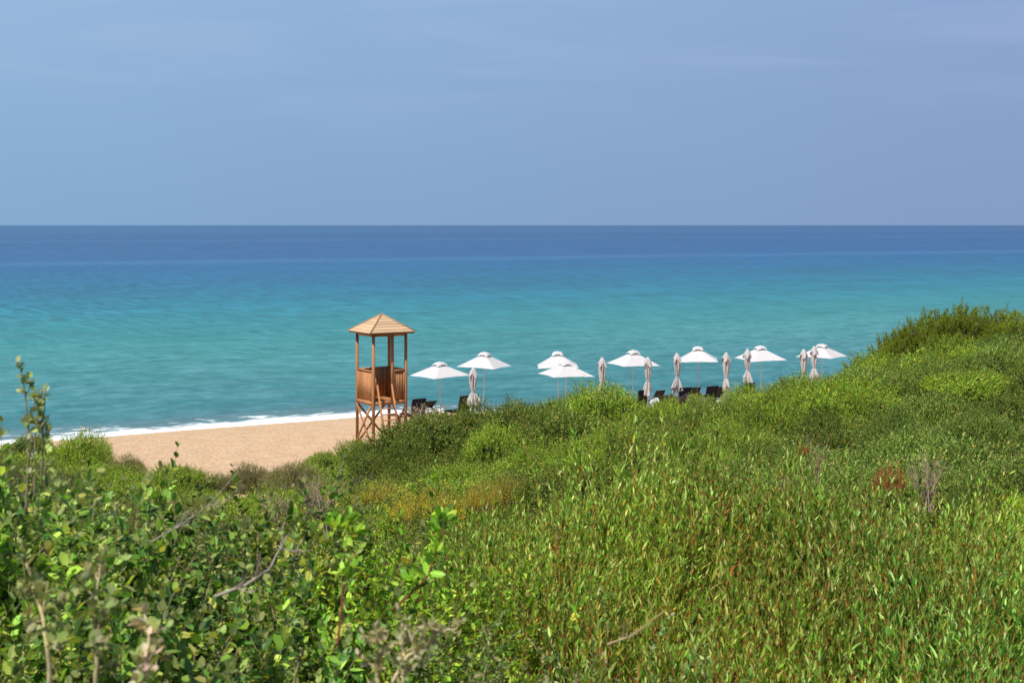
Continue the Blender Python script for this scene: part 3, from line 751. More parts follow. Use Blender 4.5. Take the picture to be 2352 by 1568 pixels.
# ------------------------------------------------------------------ lifeguard tower
def tower():
    th=math.atan2(147,287)+.0928
    c=at(381.4,300,58.0); base=gh(c[0],c[1])-.05
    e=empty('lifeguard_tower',(c[0],c[1],base),th,'tall square wooden lifeguard tower with pyramid roof standing on the sand','tower')
    Z=lambda z:z-base
    s=1.48/2; pw=.095
    fl=Z(2.80); rim=Z(4.10); eave=Z(5.64); apex=Z(6.34)
    cn=[(-s,-s),(s,-s),(s,s),(-s,s)]
    tone=lambda:np.array([1,1,1])*random.uniform(.85,1.15)
    for x,y in cn:
        g=Geo(); g.box((x,y,(eave-.3+-.0)/2+.0),(pw,pw,eave+.3),col=tone()); g.obj('post',M['wood'],e)
    g=Geo(); g.box((s-.62,-s,(fl+eave-.1)/2),(pw*1.15,pw*.8,eave-fl-.1),col=tone()); g.obj('door_post',M['wood'],e)
    # top beams butted between the posts
    for i in range(4):
        a=np.array([*cn[i],eave-.10]); b=np.array([*cn[(i+1)%4],eave-.10]); d=(b-a)/np.linalg.norm(b-a)
        g=Geo(); g.beam(a+d*(pw/2+.003),b-d*(pw/2+.003),pw*.6,.13,col=tone()); g.obj('top_beam',M['wood'],e)
    # floor
    g=Geo()
    for k in range(9):
        x=-s+.115+k*(2*s-.23)/8
        g.box((x,0,fl+.03),((2*s-.23)/8-.012,2*s-pw-.02,.035),col=tone())
    g.obj('floor',M['wood'],e)
    # panels on the walls: i=0 front right face with the opening, i=3 the left face
    def wall(a,b,name='wall_panel'):
        a=np.array([*a,0.]); b=np.array([*b,0.]); d=(b-a)/np.linalg.norm(b-a)
        L=np.linalg.norm(b-a); nrm=np.array([d[1],-d[0],0]); g=Geo()
        a2=a+d*.004; b2=b-d*.004; L=np.linalg.norm(b2-a2)
        up=np.array([0,0,1.])
        g.beam(a2+up*(rim-.03),b2+up*(rim-.03),.07,.06,col=tone()*1.05)
        g.beam(a2+up*(fl-.03),b2+up*(fl-.03),.075,.16,col=tone())
        f0=fl+.052; f1=rim-.062
        for q in (a2+d*.035,b2-d*.035): g.beam(q+up*f0,q+up*f1,.05,.068,up=tuple(d),col=tone()*1.0)
        nb=max(2,round((L-.14)/.135)); w=(L-.145)/nb
        for k in range(nb):
            q=a2+d*(.0725+w*(k+.5))-nrm*.004
            g.box(q+up*(f0+f1)/2,(w-.0035,.022,f1-f0-.006),R=np.stack([d,-nrm,up],1),col=np.array([1,1,1])*random.uniform(.72,1.18))
        return g.obj(name,M['wood'],e)
    h=pw/2
    wall((-s,s-h),(-s,-s+h))
    wall((s-h,s),(-s+h,s))
    wall((s,-s+h),(s,s-h))
    wall((s-.62+.04,-s),(s-h,-s))
    g=Geo(); g.beam((-s+h+.004,-s,fl-.035),(s-.62-.0,-s,fl-.035),.075,.14,col=tone()); g.obj('door_sill',M['wood'],e)
    # crossed braces
    def brace(a,b,off):
        g=Geo(); g.beam(a,b,.05,.075,col=tone()); g.obj('brace',M['wood'],e)
    lo=.12; hi=fl-.14
    for (p,q,o) in (((-s,s),(-s,-s),(-.05,0)),((s,s),(-s,s),(0,.05)),((s,-s),(s,s),(.05,0))):
        o=np.array([*o,0]); p=np.array([*p,0.]); q=np.array([*q,0.]); d=(q-p)/np.linalg.norm(q-p)
        brace(p+d*.05+[0,0,hi]+o,q-d*.05+[0,0,lo]+o,0); brace(q-d*.05+[0,0,hi]+o*1.0-o*2.15*0+o*1.02,p+d*.05+[0,0,lo]+o*2.02,0)
    g=Geo(); g.beam((s+.05,-s+.06,hi-.55),(s+.05,s-.06,hi-.6),.04,.06,col=tone()); g.obj('rail',M['wood'],e)
    # ladder up to the opening
    lx0,lx1=-s+.12,s-.70
    foot=-s-.95; topz=fl+.72
    for x in (lx0,lx1):
        g=Geo(); a=np.array([x,-s-.10,topz]); b=np.array([x,foot,.02])
        g.beam(a,b,.045,.10,up=(0,-1,.4),col=tone()); g.box((x,-s-.09,topz+.0),(.046,.09,.05),col=tone())
        g.obj('ladder_rail',M['wood'],e)
    for k in range(8):
        t=(k+.75)/8.2; z=fl*(1-t)-.02; tt=(topz-z)/(topz-.02)
        y=(-s-.10)*(1-tt)+foot*tt
        g=Geo(); g.box(((lx0+lx1)/2,y,z),(lx1-lx0-.05,.10,.035),col=tone()); g.obj('rung',M['wood'],e)
    # pyramid roof of overlapping boards, hip caps, rafters
    R=2.07/2; g=Geo(); rows=7
    for i in range(4):
        a=np.array([[-1,-1],[1,-1],[1,1],[-1,1]][i],float)*R; b=np.array([[-1,-1],[1,-1],[1,1],[-1,1]][(i+1)%4],float)*R
        for k in range(rows):
            t0=k/rows; t1=(k+1)/rows+.012
            lo0=np.array([*(a*(1-t0)),eave-.0+(apex-eave)*t0+.02]); lo1=np.array([*(b*(1-t0)),lo0[2]])
            t1=min(t1,1); hi0=np.array([*(a*(1-t1)),eave+(apex-eave)*t1]); hi1=np.array([*(b*(1-t1)),hi0[2]])
            dn=np.array([0,0,-.022]); cc=np.array([1,1,1])*random.uniform(.84,1.10)
            v=[lo0,lo1,hi1,hi0,lo0+dn,lo1+dn,hi1+dn,hi0+dn]
            g.add(v,quads=[(0,1,2,3),(7,6,5,4),(0,4,5,1),(3,2,6,7)],col=cc)
    rf=g.obj('roof',M['roof'],e)
    for x,y in ((-1,-1),(1,-1),(1,1),(-1,1)):
        g=Geo(); g.beam((x*(R+.0),y*(R+.0),eave+.035),(0,0,apex+.025),.05,.03,col=(.75,.68,.62)); g.obj('hip_cap',M['roof'],rf)
        g=Geo(); g.beam((x*(R-.05),y*(R-.05),eave-.055),(x*.05,y*.05,apex-.07),.05,.07,col=(.8,.8,.8)); g.obj('rafter',M['wood'],rf)
    for i in range(4):
        a=np.array([[-1,-1],[1,-1],[1,1],[-1,1]][i],float)*(R-.10); b=np.array([[-1,-1],[1,-1],[1,1],[-1,1]][(i+1)%4],float)*(R-.10)
        dd=(b-a)/np.linalg.norm(b-a)*.04
        g=Geo(); g.beam((*(a+dd),eave-.035),(*(b-dd),eave-.035),.03,.06,col=(.75,.75,.75)); g.obj('fascia',M['wood'],rf)
    return e
tower()

# ------------------------------------------------------------------ parasols
def canopy_mesh(R,rise,z0,mat,name,edge=.07,lift=.05,n=10,m=10,dome=0.0,wav=0.0,seed=0):
    g=Geo(); vs=[]; rr=np.linspace(0,1,m)
    gx=np.random.default_rng(seed)
    ks=4*n
    for r in rr:
        for k in range(ks):
            i=k//n; t=(k%n)/n
            a=np.array([cos(pi/4+i*pi/2),sin(pi/4+i*pi/2)])*R; b=np.array([cos(pi/4+(i+1)*pi/2),sin(pi/4+(i+1)*pi/2)])*R
            p=(a*(1-t)+b*t)*(1-edge*sin(pi*t)*r)*r
            z=z0-rise*(r**(1+dome))+lift*sin(pi*t)*r**2+wav*sin(7*t*pi+i*2)*r**3
            vs.append((p[0],p[1],z))
    q=[]
    for j in range(m-1):
        for k in range(ks):
            q.append((j*ks+k,j*ks+(k+1)%ks,(j+1)*ks+(k+1)%ks,(j+1)*ks+k))
    g.add(vs,quads=q[ks:] ,tris=[(0,ks+(k+1)%ks,ks+k) for k in range(ks)])
    return g.mesh(name,mat,smooth=False)
R_=1.485
can_me=canopy_mesh(R_,.53,2.42,M['canvas'],'canopy',edge=.05,lift=.012,wav=.003)
cap_me=canopy_mesh(.41,.17,2.47,M['canvas'],'vent_cap',edge=.03,lift=.085,n=12,m=8,dome=2.2,wav=.014)
g=Geo(); g.tube([(0,0,-.1),(0,0,2.5)],.026,10); pole_me=g.mesh('pole',M['pole'],True)
g=Geo(); g.tube([(0,0,1.93),(0,0,2.02)],.045,10); hub_me=g.mesh('hub',M['pole'],True)
def rib_mesh():
    g=Geo(); g.beam((0,0,2.385),(R_*.985,0,1.885),.018,.018); return g.mesh('rib',M['pole'])
rib_me=rib_mesh()
def open_parasol(u,vtop,ridge,label,hoff=0.0):
    # ridge: turn in degrees of the corner nearest the camera, to the right positive
    ztop=1.0+2.56+hoff
    d=(HC-ztop)*F/(vtop-HOR); X=(u-512)/F*d
    gz=gh(X,d)
    front=-pi/2-math.atan2(-X,d)*0+radians(ridge)-X/d
    e=empty('parasol',(X,d,gz),front-pi/4,label,'parasol','open white parasols along the beach',scale=(1,1,(ztop-gz)/2.49))
    for nm,me in (('canopy',can_me),('vent_cap',cap_me),('pole',pole_me),('hub',hub_me)):
        link(bpy.data.objects.new(nm,me),e)
    e.rotation_euler=(radians(random.uniform(-1.5,1.5)),radians(random.uniform(-1.5,1.5)),front-pi/4)
    for k in range(4):
        r=link(bpy.data.objects.new('rib',rib_me),e); r.rotation_euler=(0,0,pi/4+k*pi/2)
    return e
open_parasol(440.7,361.2,-10,'open white square parasol nearest to the right of the lifeguard tower')
open_parasol(483.3,351.3,19,'open white square parasol on a tall thin pole right behind the first closed parasol')
open_parasol(558.9,350.7,-43,'open white parasol seen flat on, partly hidden behind a nearer lower parasol',)
open_parasol(565.3,361.0,-23,'large low white open parasol in front of another open one, left of the high crest')
open_parasol(632.4,349.5,-19,'open white parasol whose right corner is crossed by a closed parasol')
open_parasol(698.8,345.8,-44,'open white parasol standing above the pair of dark loungers, between two closed ones')
open_parasol(761.0,345.0,-20,'open white parasol second from the right end with a closed one before its left half')
open_parasol(822.0,343.3,20,'rightmost open white parasol with two closed parasols before its left side')

def furled(seed,flare=.21,waist=1.04,hem=1.82,skew=0.0,tiltx=0.0):
    gx=np.random.default_rng(seed); n=48; H=2.66
    out=[]
    # the folded canopy: pleats that run down, are tied at the waist and flare below it
    zs=np.concatenate([np.linspace(.16,waist,16),np.linspace(waist+.05,hem,14)])
    prof=np.interp(zs,[.1,.35,.7,waist-.06,waist,waist+.10,waist+.35,waist+.55,hem],[.09,.125,.118,.078,.052,.09,flare*.85,flare*1.05,flare*.45])
    ph=gx.uniform(0,6.28,6); g=Geo(); vs=[]
    th=np.arange(n)*2*pi/n
    hemv=.20*np.sin(2*th+ph[3])+.12*np.sin(5*th+ph[4])
    for z,r in zip(zs,prof):
        w=np.clip((z-waist)/(hem-waist),0,1)
        tw=.35*z
        pl=.34*np.sin(8*(th+tw)+ph[0]+.6*np.sin(3*z))+.2*np.sin(5*(th+tw)+ph[1])+.10*np.sin(13*th+ph[2]+2*z)
        rr=r*(1+pl*(1.15 if r>.07 else .5))
        rr=rr*(1+w*.4*np.sin(2*th+ph[5])+w*.15*np.sin(3*th+ph[0]))
        zz=H-z-w*hemv*.8
        vs.append(np.c_[rr*np.cos(th)+skew*w*.08,rr*np.sin(th),zz])
    vs=np.concatenate(vs); m=len(zs); i=np.arange(m*n).reshape(m,n)
    q=np.stack([i[:-1],i[1:],np.roll(i,-1,1)[1:],np.roll(i,-1,1)[:-1]],-1).reshape(-1,4)
    g.add(vs,quads=q); out.append(('canopy',g.mesh('canopy',M['furled'],False)))
    # hood: the vent cap hanging over the top
    g=Geo(); vs=[]; zs=np.array([0,.03,.08,.16,.26,.36]); pr=np.array([.010,.055,.09,.135,.175,.20])
    for z,r in zip(zs,pr):
        w=z/.36
        rr=r*(1+.20*w*np.sin(4*th+ph[1])+.10*w*np.sin(9*th+ph[2]))
        zz=H-z-.09*w*w*np.sin(4*th+ph[1]+.8)
        vs.append(np.c_[rr*np.cos(th),rr*np.sin(th),zz])
    vs=np.concatenate(vs); m=len(zs); i=np.arange(m*n).reshape(m,n)
    q=np.stack([i[:-1],i[1:],np.roll(i,-1,1)[1:],np.roll(i,-1,1)[:-1]],-1).reshape(-1,4)
    g.add(vs,quads=q); out.append(('vent_cap',g.mesh('vent_cap',M['furled'],False)))
    g=Geo(); a=np.arange(13)*2*pi/12; g.tube(np.c_[.072*np.cos(a),.072*np.sin(a),np.full(13,H-waist)],.016,6); out.append(('tie_strap',g.mesh('tie_strap',M['furled'],True)))
    g=Geo(); g.tube([(0,0,-.1),(0,0,2.6)],.026,10); out.append(('pole',g.mesh('pole',M['pole'],True)))
    return out
FUR=[furled(1,.205,1.04,1.80,.3),furled(2,.185,1.16,1.72,-.4),furled(3,.17,1.08,1.66,.5),furled(4,.24,.98,1.60,0),furled(5,.16,1.20,1.72,.2)]
def closed_parasol(u,vtop,k,label,rz=0.0):
    ztop=1.0+2.66; d=(HC-ztop)*F/(vtop-HOR); X=(u-512)/F*d; gz=gh(X,d)
    e=empty('closed_parasol',(X,d,gz),rz,label,'parasol','closed grey white parasols along the beach',scale=(1,1,(ztop-gz)/2.66))
    for nm,me in FUR[k]: link(bpy.data.objects.new(nm,me),e)
closed_parasol(473.2,367.0,0,'closed parasol nearest the lifeguard tower, before a dark lounger',.3)
closed_parasol(602.2,356.6,1,'closed parasol standing alone left of the high rounded crest shrub, touching an open one',1.2)
closed_parasol(647.8,356.2,2,'closed parasol in front of the right corner of an open one, beside a dark lounger',2.1)
closed_parasol(677.0,352.3,2,'closed parasol left of the big dark lounger with its white pole showing',4.0)
closed_parasol(726.2,351.7,1,'closed parasol between two open ones, behind the crest shrubs right of the loungers',3.0)
closed_parasol(747.5,348.2,3,'closed parasol with a wide flared hem before the left half of an open one',5.0)
closed_parasol(803.8,348.5,4,'left one of the two closed parasols side by side at the right end',.9)
closed_parasol(814.2,345.4,0,'right one of two closed parasols side by side, overlapping the last open one',2.6)

# ------------------------------------------------------------------ loungers
def lounger(u,vtop,d,label,yaw=30,mat='mesh_dark',w=.64,bl=.86):
    p=at(u,vtop,d); gz=gh(p[0],p[1]); top=p[2]-gz
    a=math.asin(min(.97,max(.15,(top-.36)/bl)))
    yw=radians(yaw)     # local +y faces the sea, the back leans to local -y
    R=np.array([[cos(yw),-sin(yw)],[sin(yw),cos(yw)]])
    off=R@np.array([0,-bl*cos(a)])
    e=empty('sun_lounger',(p[0]-off[0],p[1]-off[1],gh(p[0]-off[0],p[1]-off[1])),yw,label,'sun lounger','sun loungers under the parasols')
    bd=np.array([0,-cos(a),sin(a)]); h0=np.array([0,0,.36])
    # back panel, slightly slack fabric with a rolled hem
    g=Geo(); nx,ny=7,9; vs=[]
    for sgn in (0,1):
        nn=np.array([0,sin(a),cos(a)])*(.018*sgn)
        for j in range(ny):
            for i in range(nx):
                x=-w/2+w*i/(nx-1); t=j/(ny-1)
                sag=.03*math.sin(pi*i/(nx-1))*math.sin(pi*t)
                hem=.012*math.sin(2.2*i)*(1 if j==ny-1 else 0)
                vs.append(h0+np.array([x,0,0])+bd*(bl*t+hem)-np.array([0,sin(a),cos(a)])*sag*-1+nn)
    i=np.arange(nx*ny).reshape(ny,nx); q=np.stack([i[:-1,:-1],i[:-1,1:],i[1:,1:],i[1:,:-1]],-1).reshape(-1,4)
    k=nx*ny; sides=[]
    for j in range(ny-1): sides+=[(i[j,0],i[j+1,0],i[j+1,0]+k,i[j,0]+k),(i[j,-1],i[j,-1]+k,i[j+1,-1]+k,i[j+1,-1])]
    for j in range(nx-1): sides+=[(i[-1,j],i[-1,j+1],i[-1,j+1]+k,i[-1,j]+k)]
    g.add(vs,quads=np.concatenate([q,(q+k)[:,::-1],np.array(sides)])); b=g.obj('backrest',M[mat],e)
    g=Geo()
    for s in (-1,1): g.tube([h0+[s*(w/2+.015),0,0],h0+[s*(w/2+.015),0,0]+bd*(bl+.01)],.016,6)
    g.tube([h0+[-(w/2+.015),0,0]+bd*(bl+.01),h0+[(w/2+.015),0,0]+bd*(bl+.01)],.016,6)
    g.obj('backrest_frame',M['frame'],e)
    g=Geo(); g.box((0,.62,.365),(w,1.22,.03)); g.obj('seat',M[mat],e)
    g=Geo()
    for s in (-1,1): g.beam((s*(w/2+.02),-.45,.34),(s*(w/2+.02),1.25,.34),.03,.045)
    g.beam((-w/2,1.245,.338),(w/2,1.245,.338),.03,.04); g.beam((-w/2,-.445,.338),(w/2,-.445,.338),.03,.04)
    g.obj('frame',M['frame'],e)
    for x in (-1,1):
        for y in (-.38,1.12):
            g=Geo(); g.beam((x*(w/2+.02),y,.318),(x*(w/2+.05),y,-.03),.03,.03,up=(0,1,0)); g.obj('leg',M['frame'],e)
    for s in (-1,1):
        g=Geo(); x=s*(w/2+.06)
        g.tube([(x,.05,.36),(x,.02,.60),(x,-.02,.63),(x,-.42,.64),(x,-.44,.60),(x,-.40,.36)],.013,6); g.obj('armrest',M['frame'],e)
    return e
lounger(419.3,398.3,64.4,'nearly black lounger with high back, closest to the wooden tower',27)
lounger(431.2,399.8,68,'grey brown lounger back beside the black one, left of the first parasol pole',22,'mesh_brown',w=.55)
lounger(466.0,395.4,65.5,'dark lounger back leaning behind the first closed parasol',32,w=.6)
lounger(643.6,388.1,69,'dark lounger back half hidden behind the closed parasol right of the high crest shrub',32,w=.6)
lounger(660.8,389.2,72,'grey brown lounger back between two closed parasols',28,'mesh_brown',w=.52)
lounger(686.0,384.9,70,'large black lounger back right of the closed parasol with the visible white pole',25,w=.68)
lounger(695.8,386.3,73,'grey brown lounger back next to the large black one',18,'mesh_brown',w=.55)
lounger(712.6,384.0,70.5,'black lounger back leaning to the right, rightmost of the dark group',27,w=.66)
lounger(721.5,385.3,74,'grey brown lounger back half hidden by the crest shrub below a closed parasol',20,'mesh_brown',w=.55)
lounger(751.0,381.8,72,'dark lounger top just showing over the crest at the flared closed parasol',25,w=.5)
def wicker_chair(u,vtop,d,label,w=.6,yaw=20):
    p=at(u,vtop,d); gz=gh(p[0],p[1]); h=p[2]-gz
    e=empty('wicker_armchair',(p[0],p[1],gz),radians(yaw),label,'armchair','low wicker armchairs among the loungers')
    def arc(z0,z1,t,r0,r1,a0=-200,a1=20,n=14):
        g=Geo(); vs=[]
        for j in range(n+1):
            a=radians(a0+(a1-a0)*j/n); c,s=cos(a),sin(a)
            dip=.10*(1-abs(2*j/n-1))
            for (r,z) in ((r0,z0),(r1,z1-.0+dip*-.3),(r1+t,z1+dip*-.3),(r0+t,z0)): vs.append((c*r,s*r*.85,z))
        q=[]
        for j in range(n):
            for k in range(4): q.append((j*4+k,j*4+(k+1)%4,(j+1)*4+(k+1)%4,(j+1)*4+k))
        q+= [(0,3,2,1),(n*4,n*4+1,n*4+2,n*4+3)]
        g.add(vs,quads=q); return g
    arc(.22,h,.035,w*.42,w*.55).obj('backrest',M['wicker'],e)
    g=Geo(); g.box((0,.03,.30),(w*.8,w*.72,.12)); g.obj('seat',M['wicker'],e)
    for x in (-.7,.7):
        for y in (-.6,.6):
            g=Geo(); g.beam((x*w*.42,y*w*.42,.25),(x*w*.46,y*w*.46,-.03),.035,.035,up=(0,1,0)); g.obj('leg',M['wicker'],e)
    return e
wicker_chair(665.3,393.4,69,'low brown wicker chair left of the closed parasol with the white pole')
wicker_chair(678.2,394.6,68.5,'low brown wicker chair at the foot of the closed parasol with the white pole',.62)
wicker_chair(693.5,392.4,68.5,'low brown wicker chair in front of the lounger right of the big black one',.7,30)
# towel heaped on the lounger by the third closed parasol
def towel():
    p=at(655.5,396.5,70.5); gz=gh(p[0],p[1]); g=Geo(); vs=[]
    n=14
    for j in range(n):
        for i in range(n):
            x=(i/(n-1)-.5)*.62; y=(j/(n-1)-.5)*.5
            r=sqrt((x/.31)**2+(y/.25)**2)
            vs.append((x,y,max(0,.30*(1-r*r*.55))+.05*sin(9*x+3*y)+.04*sin(14*y-5*x)))
    i=np.arange(n*n).reshape(n,n); q=np.stack([i[:-1,:-1],i[:-1,1:],i[1:,1:],i[1:,:-1]],-1).reshape(-1,4)
    g.add(vs,quads=q); o=g.obj('towel',M['towel'],None,True); o.location=(p[0],p[1],gz+.38)
    tag(o,'white and pale blue towel heaped up beside the dark lounger at a closed parasol','towel')
towel()

# ------------------------------------------------------------------ single twigs and dead branches
def branchy(name,label,pts,rad,twig=14,tl=(.05,.14),col=(.30,.26,.22),cat='branch',leafspec=None,nleaf=0,seed=0,forks=2,order=1):
    """pts: world polyline of the main stem; side twigs fork off it"""
    gx=np.random.default_rng(seed); pts=np.array(pts,float)
    e=empty(name,tuple(pts[0]),0,label,cat); org=pts[0]
    m=24; tt=np.linspace(0,1,len(pts)); ti=np.linspace(0,1,m)
    c=np.stack([np.interp(ti,tt,pts[:,k]) for k in range(3)],1); c+=np.cumsum(gx.normal(0,rad*.35,(m,3)),0)*.5
    g=Geo(); g.tube(c-org,np.linspace(rad,rad*.35,m),6,col=col)
    tips=[]
    for k in range(twig):
        i=gx.integers(m//5,m-1); L=gx.uniform(*tl); T=norm(c[min(i+1,m-1)]-c[i-1])
        d=norm(T*.8+gx.normal(0,.55,3)+np.array([0,0,.25])); a=c[i]; b=a+d*L*.5+gx.normal(0,L*.05,3); f=a+d*L+np.array([0,0,L*.12])+gx.normal(0,L*.08,3)
        g.tube(np.array([a,b,f])-org,[rad*.45,rad*.32,rad*.15],4,col=np.array(col)*gx.uniform(.75,1.25),cap=False); tips.append((a,f))
        for q in range(forks):
            s=a+(f-a)*gx.uniform(.3,.8); h=s+norm(d+gx.normal(0,.6,3))*L*gx.uniform(.3,.55)
            g.tube(np.array([s,(s+h)/2+gx.normal(0,L*.03,3),h])-org,[rad*.28,rad*.2,rad*.1],3,col=np.array(col)*gx.uniform(.75,1.25),cap=False); tips.append((s,h))
    g.obj('stem',M['bark'],e)
    if leafspec:
        gl=Geo(); b=np.array([t[0] for t in tips]); f=np.array([t[1] for t in tips]); d=f-b; L=np.linalg.norm(d,axis=1)
        s=dict(leafspec); 
        for kk in ('L','spread','drop'): s.pop(kk,None)
        s['nodes']=nleaf; s['per']=1; s['start']=.1; s['bend']=.02; s['up']=0
        shoots(gl,None,b-org,d,L,**s)
        mc=c[m//6:]
        for _ in range(1):
            i=gx.integers(0,len(mc)-2,14)
            shoots(gl,None,mc[i]-org,norm(mc[i+1]-mc[i]+gx.normal(0,.5,(14,3))),np.full(14,.02),**{**s,'nodes':1})
        gl.obj('leaves',M['leaf_near'],e)
    return e
LV=dict(OAK); LV['leaf']=(.018,.0125); LV['pal']=[(.36,.42,.14,4),(.25,.33,.09,3),(.52,.50,.26,2)]
branchy('tall_sprig','tall thin leafy sprig rising highest at the left edge against the sea',[P(60,1180,3.4),P(68,1030,3.4),P(62,930,3.4),P(50,850,3.4)],.0035,9,(.02,.06),(.30,.22,.13),leafspec=LV,nleaf=2,seed=1)
branchy('tall_sprig','second leafy sprig at the left edge, leaning right with a bare outer stem',[P(80,1150,3.5),P(82,1010,3.5),P(92,930,3.5),P(104,884,3.5)],.003,8,(.02,.05),(.32,.23,.14),leafspec=LV,nleaf=2,seed=2)
branchy('tall_sprig','bare outer stem of the sprigs at the left edge, with few leaves',[P(95,1120,3.45),P(97,1000,3.45),P(108,890,3.45)],.0028,5,(.02,.04),(.30,.22,.14),leafspec=LV,nleaf=2,seed=3)
branchy('pale_branch','pale bare branch lying diagonally across the left bush',[P(345,1245,3.6),P(420,1200,3.6),P(470,1165,3.5),P(545,1080,3.5)],.0026,5,(.04,.08),(.42,.35,.27),seed=4)
branchy('dead_branch','grey crooked dead branch in the dark hollow of the left bush',[P(495,1368,2.75),P(560,1342,2.75),P(625,1300,2.8),P(665,1225,2.9)],.0036,5,(.04,.08),(.44,.36,.28),seed=5)
branchy('pale_branch','blurred olive stemmed sprig standing up at the bottom left corner',[P(215,1600,2.2),P(218,1500,2.2),P(215,1400,2.25),P(228,1300,2.3)],.0045,10,(.03,.06),(.52,.42,.22),leafspec=LV,nleaf=5,seed=6)
branchy('pale_branch','beige tipped sprig at the bottom left, right of the olive stemmed one',[P(310,1600,2.2),P(335,1520,2.2),P(352,1450,2.25),P(345,1410,2.3)],.004,9,(.02,.045),(.62,.48,.30),leafspec=dict(LV,pal=[(.68,.54,.38,3),(.36,.40,.13,3)]),nleaf=3,seed=7)
branchy('pale_branch','yellowish sprig at the lower left edge of the picture',[P(120,1600,2.3),P(110,1480,2.3),P(95,1380,2.4),P(60,1290,2.4)],.0045,10,(.03,.06),(.55,.44,.22),leafspec=LV,nleaf=5,seed=8)
dry=dict(CIST,pal=[(.66,.56,.34,4),(.52,.48,.24,4),(.38,.42,.15,3)],leaf=(.014,.009))
branchy('dry_sprig','straw coloured forked sprig reaching up to the right at the bottom centre',[P(880,1600,2.4),P(935,1510,2.4),P(985,1475,2.4),P(1035,1440,2.4)],.004,12,(.03,.06),(.70,.56,.32),leafspec=dry,nleaf=3,seed=9)
branchy('dry_sprig','straw coloured upright sprig at the bottom centre',[P(866,1600,2.4),P(868,1520,2.4),P(870,1450,2.4)],.0038,8,(.02,.045),(.68,.54,.32),leafspec=dry,nleaf=3,seed=10)
branchy('dry_sprig','straw coloured sprig between two others at the bottom centre',[P(925,1600,2.5),P(930,1500,2.5),P(925,1430,2.5)],.0035,9,(.02,.05),(.64,.52,.32),leafspec=dry,nleaf=3,seed=11)
branchy('red_stem','dark red upright stem in the bright mastic bush',[P(775,1480,3.5),P(785,1380,3.6),P(790,1280,3.7),P(785,1190,3.8)],.0032,5,(.03,.07),(.20,.05,.03),seed=12,leafspec=LENT,nleaf=5)
branchy('red_stem','dark red curved stem in the bright mastic bush, leaning right',[P(900,1400,3.6),P(975,1330,3.7),P(1010,1240,3.8),P(1020,1180,3.9)],.0032,5,(.03,.07),(.22,.05,.03),seed=13,leafspec=LENT,nleaf=5)
branchy('pale_branch','bare pale branch reaching to the right between the bottom centre bush and the thicket',[P(1395,1478,3.0),P(1450,1462,3.0),P(1530,1405,3.0)],.0026,4,(.03,.05),(.45,.33,.18),seed=14)
# dead twiggy shrubs
def dead_shrub(x0,x1,y0,y1,d,label,n=26,col=(.44,.33,.21),seed=0,tall=1.0):
    gx=np.random.default_rng(seed); b=P((x0+x1)/2,y1,d); e=empty('dead_shrub',tuple(b),0,label,'dead shrub'); g=Geo()
    w=(x1-x0)*K/F*d/2; h=(y1-y0)*K/F*d; r0=.0042*d/9
    for i in range(n):
        a=np.array([gx.normal(0,w*.25),gx.normal(0,w*.25),-.12]); f=np.array([gx.uniform(-w,w),gx.uniform(-w,w)*.6,h*gx.uniform(.55,1.05)])
        mid=a*.4+f*.6+gx.normal(0,w*.12,3)
        cc=np.array(col)*gx.uniform(.65,1.3)
        g.tube([a,(a+mid)/2+gx.normal(0,w*.06,3),mid,f],[r0,r0*.7,r0*.5,r0*.2],4,col=cc,cap=False)
        for k in range(5):
            s=mid+(f-mid)*gx.random()-(f-a)*gx.random()*.3; t=s+norm(gx.normal(0,1,3)+np.array([0,0,.9]))*h*gx.uniform(.12,.3)
            g.tube([s,(s+t)/2+gx.normal(0,.01,3),t],[r0*.4,r0*.3,r0*.12],3,col=cc,cap=False)
    g.obj('branches',M['bark'],e); return e
dead_shrub(670,800,1085,1180,10,'bare grey twiggy dead shrub in the hollow left of the golden heathers',60,seed=1)
dead_shrub(590,680,1120,1180,11,'small bare grey dead shrub at the back of the left bush',30,seed=2)
dead_shrub(1770,1850,1080,1150,8,'bare grey twigs in the dip of the willow leaved thicket',34,seed=3)
dead_shrub(2080,2170,1040,1130,9.5,'bare pale twigs standing behind the right thicket',30,seed=4)
dead_shrub(1830,1920,990,1090,13,'few tall thin dry stems rising between the two parts of the thicket',9,col=(.36,.25,.15),seed=5)
dead_shrub(920,1030,925,960,51,'dry grey twigs sticking out of the big mound near the tower',26,seed=6)
dead_shrub(1570,1640,905,930,47,'dry straw coloured twigs on the crest under the dark lounger',24,col=(.42,.34,.24),seed=7)

# ------------------------------------------------------------------ sky, sun, camera
SUN_EL=radians(59); SUN_AZ=radians(-143)   # azimuth from +Y clockwise: the sun stands behind and left of the camera
w=bpy.data.worlds.new("World"); sc.world=w; w.use_nodes=True
nt=w.node_tree; nt.nodes.clear(); N=NT(nt)
sky=N.n('ShaderNodeTexSky',sky_type='NISHITA'); sky.sun_disc=False; sky.sun_elevation=SUN_EL; sky.sun_rotation=SUN_AZ; sky.air_density=1.0; sky.dust_density=.6; sky.ozone_density=2.0
dirv=N.n('ShaderNodeTexCoord').outputs['Generated']
x=N.n('ShaderNodeSeparateXYZ'); N.l(dirv,x.inputs[0])
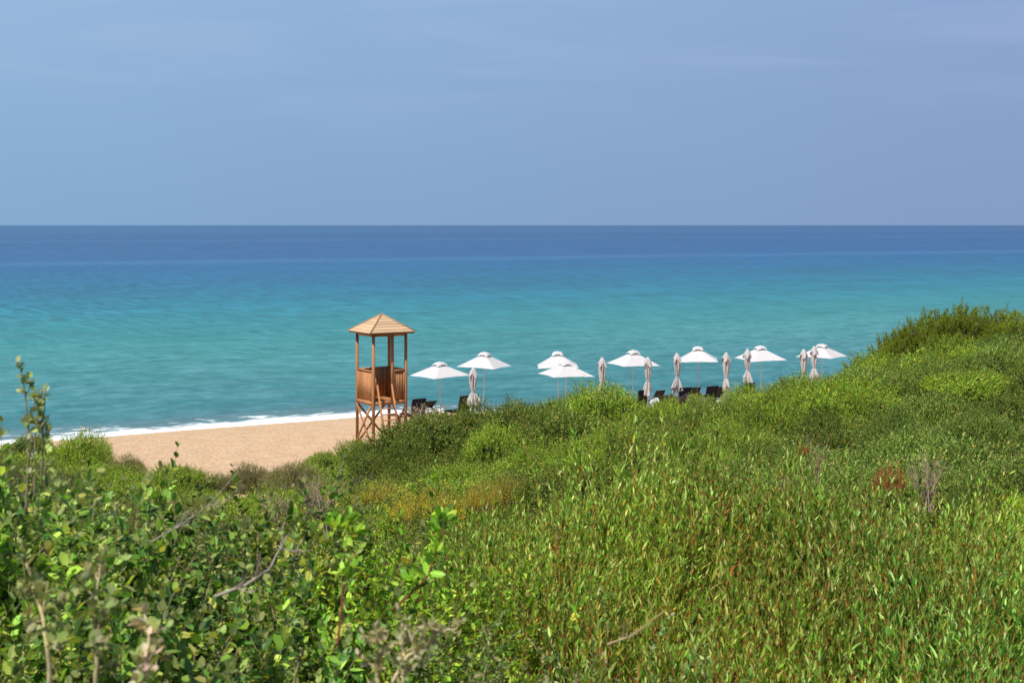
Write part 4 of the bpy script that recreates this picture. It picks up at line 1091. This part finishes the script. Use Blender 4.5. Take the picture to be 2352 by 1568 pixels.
# haze colour of the low sky: flat blue, a little more violet to the right, faint cirrus
az=N.math('ARCTAN2',x.outputs[0],x.outputs[1])
el=N.math('ARCSINE',x.outputs[2])
lo=N.mix(N.maprange(az,-.35,.38,0,1),lin(134,170,208),lin(132,157,196))
hi=N.mix(N.maprange(az,-.35,.38,0,1),lin(150,185,221),lin(140,166,209))
c=N.mix(N.maprange(el,0,.165,0,1),lo,hi)
cv=N.combine(N.math('MULTIPLY',az,2.2),N.math('MULTIPLY',el,16.0))
cl=N.noise(cv,1.5,5,.55,.6)
clf=N.math('MULTIPLY',N.maprange(cl,.42,.70,0,.30,True),N.maprange(el,.035,.12,0,1,True))
c=N.mix(clf,c,lin(170,188,222))
bg1=N.n('ShaderNodeBackground'); N.l(sky.outputs[0],bg1.inputs[0]); bg1.inputs[1].default_value=.10
bg2=N.n('ShaderNodeBackground'); N.l(c,bg2.inputs[0]); bg2.inputs[1].default_value=1.0
ms=N.n('ShaderNodeMixShader'); N.l(N.maprange(el,.22,.55,1,0,True),ms.inputs[0]); N.l(bg1.outputs[0],ms.inputs[1]); N.l(bg2.outputs[0],ms.inputs[2])
o=N.n('ShaderNodeOutputWorld'); N.l(ms.outputs[0],o.inputs[0])
sl=bpy.data.lights.new('sun','SUN'); sl.energy=4.8; sl.angle=radians(.5); sl.color=(1,.955,.88)
so=link(bpy.data.objects.new('sun',sl))
# direction to the sun
ds=np.array([sin(SUN_AZ)*cos(SUN_EL),cos(SUN_AZ)*cos(SUN_EL),sin(SUN_EL)])
from mathutils import Vector
so.rotation_euler=Vector(ds).to_track_quat('Z','Y').to_euler()
cam=bpy.data.cameras.new('camera'); co=link(bpy.data.objects.new('camera',cam))
co.location=(0,0,HC); co.rotation_euler=(radians(90),0,0)
cam.sensor_width=36; cam.lens=F/1024*36; cam.shift_y=-(341-HOR)/1024
cam.clip_start=.1; cam.clip_end=200000
cam.dof.use_dof=True; cam.dof.focus_distance=18; cam.dof.aperture_fstop=9
sc.camera=co
sc.view_settings.view_transform='Standard'; sc.view_settings.look='None'; sc.view_settings.exposure=0; sc.view_settings.gamma=1
sc.cycles.use_denoising=True
sc.cycles.max_bounces=6; sc.cycles.diffuse_bounces=3; sc.cycles.glossy_bounces=2; sc.cycles.transmission_bounces=3
